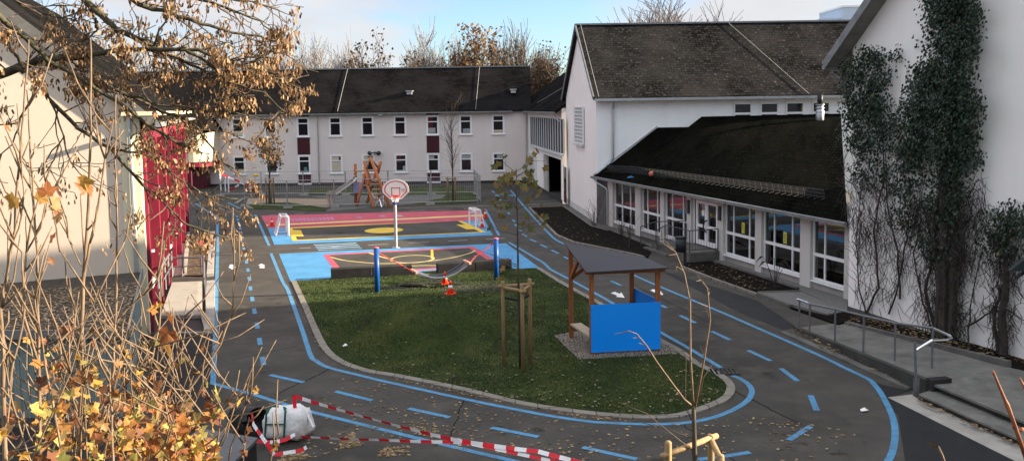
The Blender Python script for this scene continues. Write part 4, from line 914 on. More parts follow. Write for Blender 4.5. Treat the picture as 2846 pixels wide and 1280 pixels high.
# ramp and stair on the right
HZ = .32; A0 = G(2217,911); A1 = G(2588,1062,HZ); B0 = G(2340,896); B1 = G(2800,1021,HZ)
rm = thing('access_ramp', 'concrete ramp with weathered side wall leading up to the right hand platform', 'ramp', A0)
q = lambda p, z=None: Vector((p.x-A0.x, p.y-A0.y, p.z if z is None else z))
MB().add([q(A0,.01),q(A1,HZ),q(B1,HZ),q(B0,.01)], [(0,1,2,3)]).build('ramp_surface', M['tread'], rm)
n_ = Vector((-(A1.y-A0.y),(A1.x-A0.x),0)).normalized()*.14
if n_.x > 0: n_ = -n_
w = MB(); a_, b_ = q(A0,0), q(A1,0); w.add([a_,b_,b_+n_,a_+n_,a_+Vector((0,0,.06)),b_+Vector((0,0,HZ+.07)),b_+n_+Vector((0,0,HZ+.07)),a_+n_+Vector((0,0,.06))], [(0,3,2,1),(4,5,6,7),(0,1,5,4),(2,3,7,6),(1,2,6,5),(0,4,7,3)]); w.build('side_wall', M['riser'], rm)
w = MB(); w.bar(q(A1,HZ*.5+.05)+n_*.2+Vector((-.05,-.05,0)), q(A1,HZ*.5+.05)+Vector((.42,.05,0)), .2, HZ+.1); w.build('end_block', M['darkconc'], rm)
pl = thing('platform_steps', 'wide concrete steps and platform at the lower right corner', 'steps', (A1.x, A1.y, 0))
q = lambda p, z=None: Vector((p.x-A1.x, p.y-A1.y, p.z if z is None else z))
def stepz(e0, e1, z, back, z0=0.0): 
    e0, e1 = G(*e0, z), G(*e1, z); e2, e3 = G(*back[1], z), G(*back[0], z); m = MB(); pts = [q(p) for p in (e0,e1,e2,e3)]; m.prism([(p.x,p.y) for p in pts], z0, z); return m
stepz((2588,1064),(3200,1315), HZ-.05, ((2800,1019),(3200,1110))).build('platform', M['riser'], pl)
stepz((2588,1064),(3200,1315), HZ, ((2800,1019),(3200,1110)), HZ-.05).build('platform_slab', M['tread'], pl)
stepz((2553,1094),(3100,1340), HZ/2-.04, ((2592,1081),(3140,1310))).build('step', M['riser'], pl)
stepz((2553,1094),(3100,1340), HZ/2, ((2592,1081),(3140,1310)), HZ/2-.04).build('step_tread', M['tread'], pl)
bed('paving', [(2468,1104),(2535,1096),(2556,1112),(3000,1312),(2960,1350)], M['conc'], .012)
kerb([(2176,924),(2532,1082)], .22, .05, mat=M['oldconc'])
mb = MB(); k0, k1 = G(2347,902), G(2800,1021,.3); kd = Vector((-(k1-k0).y,(k1-k0).x,0)).normalized()*.12
mb.add([at(k0,0),at(k1,0),at(k1+kd,0),at(k0+kd,0),at(k0,.10),at(k1,.46),at(k1+kd,.46),at(k0+kd,.10)], [(3,2,1,0),(4,5,6,7),(0,1,5,4),(1,2,6,5),(2,3,7,6),(3,0,4,7)]); struct(mb, 'kerb_edge', M['oldconc'])
hr_ = thing('handrail', 'long grey steel handrail beside the ramp with bent bright end', 'railing', A0); q = lambda p: Vector((p.x-A0.x, p.y-A0.y, p.z))
tops = []
for (x0,y0,y1) in ((2221,911,832),(2250,924,844),(2320,957,858),(2399,990,877),(2486,1021,897),(2589,1048,911)):
    b_ = G(x0,y0,.05); t_ = P(x0,y1,b_.y); t_ = Vector((b_.x,b_.y,t_.z)); tops.append(q(t_)); MB().tube([q(b_),q(t_)], .026, 8).build('post', M['rail'], hr_)
MB().tube(tops, .03, 8).build('rail', M['rail'], hr_)
e_y = G(2589,1048).y; mb = MB(); mb.tube([tops[0]+Vector((-.03,.1,-.02)),tops[0],tops[0].lerp(tops[1],.9)+Vector((0,0,.004))], .033, 8); mb.build('rail_end', M['chrome'], hr_)
fpz = G(2546,1101); ftop = P(2543,949,fpz.y); y2 = fpz.y
mb = MB(); mb.tube([tops[-1], q(P(2640,932,e_y-.1)), q(P(2645,938,e_y-.3)), q(P(2632,943,y2+.35)), q(P(2590,945,y2+.1)), q(P(2556,966,y2)), q(P(2548,972,y2))], .032, 8); mb.build('bent_rail', M['chrome'], hr_)
mb = MB(); mb.tube([q(fpz+Vector((0,0,.1))), q(ftop)], .028, 8); mb.build('end_post', M['rail'], hr_); MB().bar(q(fpz), q(fpz)+Vector((0,0,.42)), .13, .02, up=(0,1,0)).build('post_plate', M['rail'], hr_)
# left ramp, light well and rails by the red building
lr = thing('entrance_ramp', 'pale concrete ramp with galvanised railings beside the red facade', 'ramp', G(563,882)); o_ = G(563,882); q = lambda x, y, z=0: G(x,y,0)-o_+Vector((0,0,z))
mb = MB(); t_ = [q(479,792),q(562,789),q(563,882),q(447,884)]; mb.prism([(p.x,p.y) for p in t_], .04, .12); mb.build('ramp_surface', M['ramp'], lr)
mb = MB(); t_ = [q(447,884),q(563,882),q(578,922),q(440,922)]; mb.prism([(p.x,p.y) for p in t_], 0, .012); mb.build('light_well', M['rubber'], lr)
mb = MB(); mb.bar(q(563,884,.12), q(575,924,.03), .12, .08); mb.bar(q(447,886,.06), q(563,884,.06), .08, .12); mb.build('well_edge', M['conc'], lr)
def rail2(path, hh, nm, mesh=False):
    m = MB(); tp = [Vector(p)+Vector((0,0,hh)) for p in path]; m.tube(tp, .042, 6); m.tube([Vector(p)+Vector((0,0,hh*.45)) for p in path], .024, 5)
    for i in range(len(path)-1):
        p, q_ = Vector(path[i]), Vector(path[i+1]); k = max(1, int((q_-p).length/(.11 if mesh else .9)))
        for j in range(k+1): c = p.lerp(q_, j/k); m.tube([c, c+Vector((0,0,hh))], .014 if mesh else .034, 4)
    m.build(nm, M['rail'], lr)
rail2([q(480,795,.35),q(452,850,.35)], 1.0, 'railing'); rail2([q(570,770,.2),q(572,884,.2)], 1.1, 'mesh_railing', True); rail2([q(452,850,.35),q(445,880,.35)], .95, 'railing')
rail2([q(470,790,.4),q(512,788,.4),q(562,786,.4)], .62, 'cross_rail')
# ------------------------------------------------------------------ lower left: bag, bin, box, tape
bgp = G(800,1214); bg = thing('rubbish_bag', 'full white woven sack with green straps lying on the asphalt', 'sack', bgp, -.1)
vs, fs = [], []; NU, NV_ = 28, 16
for i in range(NU):
    for j in range(NV_+1):
        a, v = 2*math.pi*i/NU, -math.pi/2+math.pi*j/NV_; sp = lambda c, e: math.copysign(abs(c)**e, c)
        x, y, z = .47*sp(math.cos(v),.5)*sp(math.cos(a),.5), .34*sp(math.cos(v),.5)*sp(math.sin(a),.5), .31*sp(math.sin(v),.6); f = 1+.16*noise.noise((x*4,y*4,z*4+3))+.07*noise.noise((x*11,y*11,z*11))
        z = z*f*(1+.12*x); vs.append((x*f, y*f, max(-.31,z)+.31))
fs = [(i*(NV_+1)+j, ((i+1)%NU)*(NV_+1)+j, ((i+1)%NU)*(NV_+1)+j+1, i*(NV_+1)+j+1) for i in range(NU) for j in range(NV_)]
MB().add(vs, fs).build('sack', M['bag'], bg, True)
s = MB(); s.bar((-.34,-.36,.08),(-.30,-.33,.62),.035,.02); s.bar((.06,-.38,.08),(.10,-.35,.66),.035,.02); s.bar((-.34,-.37,.06),(.08,-.39,.08),.03,.03); s.bar((-.30,-.36,.40),(.10,-.38,.42),.035,.02)
s.tube([(-.30,-.30,.6),(-.26,-.2,.72),(-.16,-.05,.66)], .022, 6); s.tube([(.10,-.32,.64),(.02,-.2,.7),(.0,-.05,.62)], .022, 6); s.build('strap', M['greenst'], bg)
s = MB(); s.bar((.42,-.05,.55),(.62,-.2,.30),.05,.02); s.bar((.42,.1,.6),(.47,-.1,.35),.06,.015); s.build('loose_strap', M['bag'], bg)
bp = G(712,1212); bn = thing('fallen_bin', 'black plastic bin lying on its side next to the white sack', 'bin', bp, .25)
mb = MB(); r0, r1 = .25, .30; ax = lambda x, a, r: (x, r*math.cos(a), .30+r*math.sin(a)); nn = 24
prof = [(-.62,.2),(-.6,r0),(-.02,r1),(0,r1+.015),(.02,r1+.015),(.02,r1-.01),(-.58,r0-.02)]
mb.add([ax(x,2*math.pi*j/nn,r) for x, r in prof for j in range(nn)], [(i*nn+j,i*nn+(j+1)%nn,(i+1)*nn+(j+1)%nn,(i+1)*nn+j) for i in range(len(prof)-1) for j in range(nn)]+[tuple(range(nn-1,-1,-1)), tuple(range(6*nn,7*nn))]); mb.build('barrel', M['rubber'], bn, True)
MB().bar((.0,-.30,.42),(.10,-.34,.50),.1,.1).build('handle', M['rubber'], bn)
bn.rotation_euler = (0,0,-.62)
p1, p0, p2 = G(712,1216,.7), G(556,1190,.7), G(632,1296,.7); p3 = p0+p2-p1
gb = thing('grit_box', 'flat dark grey box with sloping lid at the lower left', 'box', (p1.x,p1.y,0)); q = lambda p: (p.x-p1.x, p.y-p1.y)
MB().prism([q(p) for p in (p1,p0,p3,p2)], 0, .64).build('body', M['darkconc'], gb); mb = MB(); c_ = (p1+p3)/2; mb.prism([q(c_+(p-c_)*1.04) for p in (p1,p0,p3,p2)], .64, .70); mb.build('lid', M['greybox'], gb)
def tape(name, pts, label, w=.075, seg=.22):
    pts = [Vector(p) for p in pts]; fine = []
    for i in range(len(pts)-1):
        k = max(1, int((pts[i+1]-pts[i]).length/.055)); L_ = (pts[i+1]-pts[i]).length
        for j in range(k): t = j/k; fine.append(pts[i].lerp(pts[i+1],t)-Vector((0,0,.02*L_*t*(1-t))))
    fine.append(pts[-1]); mb = MB(); dist = 0; n = len(fine); vs = []
    for i, p in enumerate(fine):
        d = (fine[min(i+1,n-1)]-fine[max(i-1,0)]).normalized(); u = Vector((0,0,1)) if abs(d.z) < .8 else Vector((1,0,0)); u = (u-d*u.dot(d)).normalized(); s_ = d.cross(u)
        a = .55*math.sin(i*.05+len(pts)); o = (u*math.cos(a)+s_*math.sin(a))*w/2; vs += [p+o, p-o]
    fs, ms = [], []
    for i in range(n-1):
        fs.append((2*i,2*i+2,2*i+3,2*i+1)); ms.append(int(dist/seg)%2); dist += (fine[i+1]-fine[i]).length
    mb.add(vs, fs); mb.m = ms; b = pts[0].copy(); o = mb.build(name, [M['taper'],M['tapew']], base=b, uv=False); return tag(o, label, 'barrier tape', 'red and white barrier tapes')
tp = G(826,1216)
po = MB().tube([(0,0,0),(-.03,0,.92)], .012, 6).build('tape_post', M['dsteel'], base=None); po.location = tp; tag(po, 'thin rod in the asphalt holding the barrier tape next to the white sack', 'post')
T0 = Vector((tp.x-.03, tp.y-.01, .88))
tape('barrier_tape', [T0, G(1060,1170,.72), G(1260,1220,.66), G(1358,1236,.66), G(1496,1253,.7), G(1640,1290,.75)], 'upper red and white tape running from the rod to the bottom edge')
tape('barrier_tape', [G(838,1212,.25), G(1060,1221,.45), G(1260,1227,.6), G(1303,1230,.64), G(1369,1244,.62), G(1463,1264,.6), G(1640,1300,.6)], 'lower red and white tape lying low across the asphalt', .06)
tape('barrier_tape', [T0, Vector((tp.x-.01,tp.y-.03,.45)), Vector((tp.x+.07,tp.y-.08,.18)), G(852,1241,.05), G(838,1250,.04), G(762,1262,.05)], 'red and white tape hanging down the rod onto the asphalt')
tape('barrier_tape', [G(700,1146,.6), G(704,1178,.45), G(735,1222,.28), G(762,1262,.06)], 'red and white tape draped over the black bin')
tape('barrier_tape', [G(714,1224,.2), G(760,1228,.12), G(795,1220,.18), G(820,1205,.3)], 'short red and white tape loop below the white sack')
# ------------------------------------------------------------------ fences and barriers at the back
def panel_proto():
    t = thing('site_fence_panel', '', 'fence', group='mesh site fence panels round the play area'); W_, H_ = 3.4, 1.9
    f = MB()
    for p, q_ in (((0,0,0),(0,0,H_)),((W_,0,0),(W_,0,H_)),((0,0,H_),(W_,0,H_)),((0,0,.2),(W_,0,.2))): f.tube([p,q_], .026, 6)
    f.build('frame', M['steel'], t); m = MB()
    for i in range(1, 22): x = W_*i/22; m.bar((x,0,.2),(x,0,H_),.006,.006)
    for i in range(1, 7): z = .2+(H_-.2)*i/7; m.bar((0,0,z),(W_,0,z),.006,.006)
    m.build('wire_mesh', M['steel'], t); ft_ = MB(); ft_.prism([(-.32,-.11),(.32,-.11),(.32,.11),(-.32,.11)], 0, .13); ft_.build('foot', M['conc'], t); return t
pp = None
FENCE_LABEL = {0:'front row mesh fence panel round the young tree', 1:'rear row mesh fence panel close to the grey wall', 2:'mesh fence panel closing the right side of the play area'}
def fence_row(pts, kind, skip=()):
    global pp; i = 0; names = ['leftmost','second from the left','third from the left','fourth from the left','fifth from the left','sixth from the left','seventh from the left']
    for a, b in zip(pts[:-1], pts[1:]):
        d = b-a; rz = math.atan2(d.y,d.x); k = max(1, round(d.length/3.45)); 
        for j in range(k):
            if i in skip: i += 1; continue
            p = a+d*(j/k); lab = ['front row mesh fence panel, ','rear row mesh fence panel near the grey wall, ','side mesh fence panel right of the play area, '][kind]+names[min(i,6)]
            if pp is None: pp = panel_proto(); pp.location = p; pp.rotation_euler = (0,0,rz); pp['label'] = lab; o = pp
            else: o = dup(pp, p, rz, lab)
            o.scale = (d.length/k/3.45, 1, 1); i += 1
fence_row([G(681,574), G(800,579), G(1060,573), G(1330,565)], 0)
fence_row([G(613,545), G(1320,541)], 1)
fence_row([G(1320,541), G(1336,564)], 2)
b_ = G(697,536); bc = thing('barrier_beacon', 'red and white striped beacon board by the site fence', 'barrier', b_)
MB().box(-.13,.13,-.02,.02,.1,1.0).build('board', M['refl'], bc)
mb = MB()
for i in range(3): z = .16+.3*i; mb.add([(-.13,-.024,z),(.13,-.024,z+.12),(.13,-.024,z+.26),(-.13,-.024,z+.14)], [(0,1,2,3)])
mb.build('stripe', M['taper'], bc); MB().box(-.25,.25,-.15,.15,0,.1).build('foot', M['rubber'], bc)
for x, y0, y1, lab in ((614,522,483,'white barrier post left of the site fence, leftmost'),(627,524,490,'white barrier post left of the site fence, middle one'),(636,526,494,'white barrier post left of the site fence, nearest the beacon')):
    p = G(x,y0+8); t_ = P(x,y1,p.y); o = MB().tube([(0,0,0),(0,0,t_.z)], .05, 8).build('barrier_post', M['white'], base=None); o.location = p; tag(o, lab, 'post', 'white barrier posts')
tape('barrier_tape', [P(615,484,66), P(660,502,66), P(672,509,66), P(695,518,65.5), P(722,534,65)], 'far tape sloping from the white posts to the fence', .14, .5)
tape('barrier_tape', [P(637,529,66), P(664,513,66)], 'far short tape rising between the white posts and the fence', .14, .5)
wl = P(711,487,66); o = MB().lathe([(.04,0),(.2,.03),(.24,.1),(.2,.17),(.05,.2)], 12).build('warning_lamp', M['yellow'], smooth=True, base=None); o.location = wl-Vector((0,0,.1)); tag(o, 'small yellow warning lamp on the rear site fence', 'lamp')
# ------------------------------------------------------------------ climbing frame with slide
c0 = G(1010,572); cf = thing('climbing_frame', 'orange timber climbing tower with slide and rope ladder', 'climbing frame', c0)
zx = lambda x, y, dy=0.0: P(900+x/6.44, 420+y/6.44, c0.y+dy) - c0
def log(a, b, r=.10): MB().tube([a, a.lerp(b,.5), b], [r, r*.97, r*.9], 10).build('log', M['orange'], cf, True)
for a, b, r in (((568,850,1.8),(563,228,1.8),.115),((585,880,-.3),(735,400,.7),.1),((735,288,.8),(805,600,-.4),.1),((890,990,-1.2),(735,440,1.2),.1),((1185,1000,-1.3),(830,110,.4),.11),((770,780,1.6),(945,330,.6),.1),((880,640,.6),(715,178,1.0),.1),((960,400,1.2),(1020,182,1.2),.12),((780,880,1.5),(830,700,1.3),.09),((980,530,1.2),(1060,690,-.4),.1),((1000,820,1.2),(950,330,1.2),.1)):
    p, q_ = zx(*a), zx(*b); 
    if a[1] > 770: p.z = 0.0
    log(p, q_, r)
for a, b in (((760,340,.8),(815,120,.4)),((580,352,1.6),(890,345,1.0)),((860,150,.4),(960,280,1.2)),((800,525,.8),(960,525,.8)),((800,680,.5),(930,860,-.8)),((900,1000,-1),(975,880,.5))): MB().tube([zx(*a),zx(*b)], .075, 8).build('crossbeam', M['palewood'], cf, True)
for i, y in enumerate((595,685,768,850)): MB().tube([zx(840+i*25,y,.2-.3*i),zx(1010+i*30,y-6,.2-.3*i)], .05, 6).build('rung', M['palewood'], cf, True)
MB().bar(zx(640,560,1.2), zx(640,740,.6), .9, .05, up=(0,1,0)).build('climbing_panel', M['purple'], cf); MB().bar(zx(705,520,.9), zx(765,520,.9), .1, .7).build('tower_panel', M['fblue'], cf); MB().bar(zx(690,600,1.0),zx(880,600,1.0),1.2,.08).build('platform', M['palewood'], cf)
for a, b in (((1075,560,-.5),(1070,990,-.8)),((1000,860,-.7),(1035,1000,-1.1)),((815,830,1),(830,890,1))): MB().tube([zx(*a),zx(*b)], .04, 6).build('steel_foot', M['chrome'], cf)
sl_ = MB(); path = [zx(560,480,1.0), zx(510,545,.8), zx(200,768,.0), zx(70,768,-.3), zx(55,780,-.3)]
for i in range(len(path)-1): sl_.bar(path[i], path[i+1], .55, .05)
for i in range(len(path)-2):
    for s in (-.28,.28): sl_.bar(path[i]+Vector((0,s,.1)), path[i+1]+Vector((0,s,.1)), .04, .2)
so = sl_.build('slide', M['slide'], cf)
for x in (75,135): p = zx(x,790,-.3); MB().bar(p, Vector((p.x+.12,p.y,0)), .12, .3).build('slide_leg', M['slide'], so)
# ------------------------------------------------------------------ trees
def grow(segs, tips, p, d, L, r, lev, maxl, kids, spread, up, wob, droop=0.0):
    n = 4 if lev < maxl else 3; pts = [p.copy()]; rs = [r]; q_ = p.copy(); d = d.normalized()
    for i in range(n):
        d = (d + Vector((ru(-1,1),ru(-1,1),ru(-1,1)))*wob + Vector((0,0,up-droop*lev))*.12).normalized(); q_ = q_ + d*(L/n); pts.append(q_.copy()); rs.append(max(.004, r*(1-.75*(i+1)/n)))
    segs.append((pts, rs, lev))
    if lev >= maxl: tips.append((pts[-1], d)); return
    k = kids[min(lev, len(kids)-1)]
    for i in range(k):
        t = ru(.25,1.0) if lev else ru(.3,1.0); j = min(n-1, int(t*n)); f = t*n-j; b = pts[j].lerp(pts[j+1], f); u = (pts[j+1]-pts[j]).normalized()
        a = Vector((ru(-1,1),ru(-1,1),ru(-1,1))); a = (a-u*a.dot(u)).normalized(); s = spread*ru(.7,1.25)
        grow(segs, tips, b, u*math.cos(s)+a*math.sin(s), L*ru(.5,.72), r*(1-.7*t)*ru(.5,.7), lev+1, maxl, kids, spread, up, wob, droop)
def leafquads(mb, p, k, size, spread, flat=.5):
    for _ in range(k):
        c = p + Vector((ru(-1,1),ru(-1,1),ru(-1,1)))*spread; a = Vector((ru(-1,1),ru(-1,1),ru(-1,1))).normalized(); b = a.cross(Vector((ru(-1,1),ru(-1,1),ru(-1,1)))).normalized(); s = size*ru(.6,1.3)
        mb.add([c-a*s*.6, c+b*s*.4, c+a*s*.6, c-b*s*.4], [(0,1,2,3)])
def far_tree(px, base_y, top_y, Y, wid, label, cat='tree', twig='gtwig', bark='bark', leaf=None, nleaf=0, lsize=.22, kids=(15,9,6), spread=.7, up=.6, maxl=3, droop=0.0, trunks=1, tw=.024):
    b = P(px, base_y, Y); top = P(px, top_y, Y); hgt = top.z
    t = thing('bare_tree' if not leaf else 'autumn_tree', label, cat, (b.x, Y, 0), group='trees behind the school roofs')
    segs, tips = [], []
    for k in range(trunks):
        d = Vector((ru(-.12,.12)+(k-(trunks-1)/2)*.12, ru(-.1,.1), 1)); st_ = hgt*.30
        grow(segs, tips, Vector(((k-(trunks-1)/2)*.6,0,0)), d, hgt*.62, hgt*.014/trunks**.3, 0, maxl, kids, spread, up, .10, droop)
    mx = max(max(p[0][i].z for i in range(len(p[0]))) for p in segs); sc = hgt/mx; xs_ = sorted(abs(p[0][-1].x) for p in segs); sx = min(1.8, max(.5, wid/2/max(.1, xs_[int(len(xs_)*.97)]*sc)))
    tr, cr_ = MB(), MB()
    for pts, rs, lev in segs:
        pts = [Vector((p.x*sc*sx, p.y*sc*sx, p.z*sc)) for p in pts]
        if lev <= 1: tr.tube(pts, [max(.03,x*sc) for x in rs], 5, cap=False)
        else: cr_.tube(pts, [max(tw,x*sc*.8) for x in rs], 3, cap=False)
    tr.build('trunk', M[bark], t, uv=False); cr_.build('crown', M[twig], t, uv=False)
    if leaf:
        lf = MB()
        for p, d in tips:
            if R() < .9: leafquads(lf, Vector((p.x*sc*sx,p.y*sc*sx,p.z*sc)), nleaf, lsize, .5)
        lf.build('foliage', M[leaf], t, uv=False)
    return t
FT = [  # px, base, top, Y, width, ...
 (945,300,72,96,7.5,'pale bare birch behind the back roof, left of the dark leafy tree',dict(kids=(20,10,6),up=.5,droop=.25,spread=.55,twig='gtwig')),
 (1050,300,88,92,5.5,'dark leafed tree standing between the two pale birches',dict(twig='btwig',leaf='dleaf',nleaf=3,lsize=.3,kids=(13,8,5))),
 (1152,300,44,98,6.5,'tall pale bare birch above the roof vent, tallest of its row',dict(kids=(22,10,6),up=.5,droop=.25,spread=.5)),
 (1158,300,140,90,5,'low brown bushy tree at the foot of the tall birch',dict(twig='btwig',leaf='dleaf',nleaf=2,lsize=.3)),
 (1215,300,92,99,4.5,'thin bare tree right of the tall birch',dict(up=.9,spread=.45)),
 (1262,300,76,97,4.5,'slim upright bare tree beside the orange leafed tree',dict(up=.9,spread=.42,kids=(15,9,5))),
 (1340,300,70,95,6.5,'orange brown leafed tree in the middle of the row',dict(twig='btwig',leaf='oleaf',nleaf=4,lsize=.36,kids=(15,9,4))),
 (1435,300,46,97,7.5,'wide bare tree with many upright branches beside the orange tree',dict(up=1.1,spread=.5,trunks=3,kids=(13,8,4),twig='btwig')),
 (1530,300,122,93,5,'dark low bushy tree next to the gym gable',dict(twig='btwig',leaf='dleaf',nleaf=3,lsize=.22)),
 (1475,300,140,94,4,'small dark bush tree at the right end of the back roof',dict(twig='btwig',leaf='dleaf',nleaf=2,lsize=.22)),
 (880,300,80,100,6,'grey bare tree half hidden behind the overhanging branch',dict(twig='gtwig')),
 (780,300,70,98,6,'bare tree behind the overhanging branch, right of the mossy limb',dict(twig='gtwig')),
 (690,300,85,99,6,'bare tree in the gap behind the branch tips',dict(twig='gtwig')),
 (560,300,55,98,7,'bare tree left of the blue sky gap behind the branch',dict(twig='gtwig',kids=(16,9,5))),
 (370,240,75,70,6,'round bare tree behind the roof of the red facade building',dict(twig='btwig',kids=(17,9,5))),
 (455,260,60,86,7,'grey bare tree between the red facade roof and the blue sky gap',dict(twig='gtwig')),
 (250,200,10,72,8,'tall bare tree rising over the verge of the beige gable',dict(twig='gtwig',kids=(16,9,5))),
 (145,120,-70,64,3.5,'birch with white trunk behind the beige gable, right one',dict(bark='birch',twig='btwig',leaf='dleaf',nleaf=2,lsize=.15,kids=(12,6,3))),
 (85,120,-60,63,3.5,'birch with white trunk behind the beige gable, left one',dict(bark='birch',twig='btwig',leaf='dleaf',nleaf=2,lsize=.15,kids=(12,6,3))),
 (1790,120,-60,88,10,'large spreading bare tree behind the gym roof, left one',dict(kids=(12,8,6),spread=.8,up=.35,trunks=2,twig='btwig')),
 (1885,120,-80,86,11,'large bare tree with upright stem behind the gym roof, right one',dict(kids=(12,8,6),spread=.75,up=.4,trunks=2,twig='btwig')),
]
for px, by_, ty, Y, wd, lab, kw in FT: far_tree(px, by_, ty, Y, wd, lab, **kw)
def lobed(k=5, depth=.52):                             # outline of a lobed maple leaf, unit length
    pts = []
    for i in range(k):
        a = math.radians(-130+260*i/(k-1)); r = (1.0 if i == k//2 else .88 if abs(i-k//2) == 1 else .62); pts += [(math.sin(a-.24)*r*.76, math.cos(a-.24)*r*.76),(math.sin(a-.1)*r*.8, math.cos(a-.1)*r*.8),(math.sin(a)*r, math.cos(a)*r),(math.sin(a+.1)*r*.8, math.cos(a+.1)*r*.8),(math.sin(a+.24)*r*.76, math.cos(a+.24)*r*.76)]
        if i < k-1: am = a+math.radians(130/(k-1)); pts.append((math.sin(am)*depth, math.cos(am)*depth))
    return [(0,-.12)] + pts
LOB = lobed()
def maple_leaf(mb, p, size, stem=True, nrm=None, curl=.35):
    n = (nrm or Vector((ru(-1,1),ru(-1.1,.9),ru(-.7,1)))).normalized(); a = n.cross(Vector((ru(-1,1),ru(-1,1),ru(-1,.4)))).normalized(); b = n.cross(a); c = curl*ru(-.6,1.2); c2 = curl*ru(-.4,.9); vs = [p]
    for x, y in LOB: vs.append(p + (a*x + b*y + n*(c*x*x*1.2 + c2*y*y*.8))*size)
    k = len(LOB); mb.add(vs, [(0,1+i,1+(i+1)%k) for i in range(k)])
def young_tree(base, trunk, label, stakes, leaf, spec, name='young_tree', bare=None, r=.035, stake_r=.045, hs=None, rails=True):
    t = thing(name, label, 'young tree', base); tp_ = [rel(p, base) for p in trunk]; k = len(tp_)
    MB().tube(tp_, [r*(1-.8*i/(k-1)) for i in range(k)], 8).build('trunk', M['bark'], t, True)
    segs, tips = [], []
    for (f0, f1, n_, L_, up_) in spec:
        for _ in range(n_):
            f = ru(f0,f1)*(k-1); j = min(k-2,int(f)); p = tp_[j].lerp(tp_[j+1], f-j); a = ru(0,6.28); grow(segs, tips, p, Vector((math.cos(a),math.sin(a),up_)), L_*ru(.6,1.1), r*.28, 1, 2, (3,3), .7, .3, .18)
    m = MB()
    for pts, rs, lev in segs: m.tube(pts, [max(.0045,x) for x in rs], 4, cap=False)
    m.build('crown', M['twig'], t, uv=False); return t, segs, tips
def staked(base_pts, tops, label, center, r=.04, rails=None, ties=True):
    o = thing('tree_stakes', label, 'tree stakes', base_pts[0]); b0 = base_pts[0]
    tl = []
    for p, z in zip(base_pts, tops): MB().lathe([(r,0),(r,z-.02),(r*.8,z)], 10, rel(p,b0)).build('stake', M['pine'], o, True); tl.append(rel(p,b0)+Vector((0,0,z)))
    zr = min(v.z for v in tl)
    for a, b, dz in rails or []: ta, tb = Vector((tl[a].x,tl[a].y,zr)), Vector((tl[b].x,tl[b].y,zr)); d = (tl[b]-tl[a]).normalized()*.12; MB().tube([ta+Vector((0,0,-dz))-d, tb+Vector((0,0,-dz))+d], r*.85, 8).build('rail', M['pine'], o, True)
    if ties:
        m = MB(); c = rel(center,b0)
        for p in tl: m.bar(Vector((p.x,p.y,p.z-.42)), Vector((c.x,c.y,p.z-.46)), .02, .06)
        m.build('tie', M['rubber'], o)
    return o
b_ = G(1446,1024); Yt = b_.y
tr, sg_, tips = young_tree(b_, [b_, P(1441,797,Yt), P(1439,688,Yt), P(1437.6,595,Yt), P(1434,517,Yt), P(1436,470,Yt)], 'slender young maple with yellow green leaves at its top, held by three stakes', 3, 'gmaple', [(.22,.55,9,.8,.25),(.58,.98,12,.55,.5)])
lf = MB()
for pts, rs, lev in sg_:
    z = pts[-1].z
    if z > 3.7:
        for _ in range(random.choice((1,1,2)) if z > 4.0 else 1): maple_leaf(lf, pts[-1]+Vector((ru(-.1,.1),ru(-.1,.1),ru(-.18,.02))), ru(.10,.15), nrm=Vector((ru(-1,1),ru(-1.4,.2),ru(-.5,.7))))
    elif z > 3.1 and R() < .15: maple_leaf(lf, pts[-1], ru(.08,.12))
for px, py in ((1380,572),(1390,590),(1398,600),(1452,622),(1494,541),(1388,600),(1470,545),(1395,745),(1392,760),(1400,770),(1388,775),(1432,578)): maple_leaf(lf, rel(P(px,py,Yt+ru(-.4,.4)),b_), ru(.11,.15))
lf.build('foliage', M['gmaple'], tr, uv=False)
s3 = [G(1401,1018), G(1454,1033), G(1475,1011)]; zt = [P(1394,781,s3[0].y).z, P(1451,788,s3[1].y).z, P(1470,774,s3[2].y).z]
staked(s3, zt, 'three pine stakes with crossbars holding the young maple on the lawn', b_, .05, [(0,1,.16),(1,2,.16),(0,2,.13)])
# back left young tree with dry leaves, and slim bare one
b_ = G(749,568); Yt = b_.y; tr, sg_, tips = young_tree(b_, [b_, P(749,500,Yt), P(750,450,Yt), P(752,405,Yt)], 'small young tree with dry brown leaves inside the site fence', 3, 'dleaf', [(.45,1,26,1.0,.6)], r=.09)
lf = MB()
for pts, rs, lev in sg_: leafquads(lf, pts[-1], 5, .16, .22); leafquads(lf, pts[1], 2, .16, .2)
lf.build('foliage', M['dleaf'], tr, uv=False)
sp = [G(741,569), G(755,571), G(762,567)]; staked(sp, [1.9,1.9,1.9], 'three pale stakes round the dry leafed young tree', b_, .06, [(0,1,.1),(1,2,.1)])
b_ = G(1259,560); Yt = b_.y; tr, sg_, tips = young_tree(b_, [b_, P(1258,480,Yt), P(1256,400,Yt), P(1253,332,Yt)], 'slim upright bare young tree in front of the right part of the grey wall', 3, None, [(.3,.95,34,1.6,3.0)], r=.07)
sp = [G(1245,562), G(1266,563)]; staked(sp, [1.8,1.8], 'two pale stakes holding the slim bare young tree', b_, .06, [(0,1,.12)])
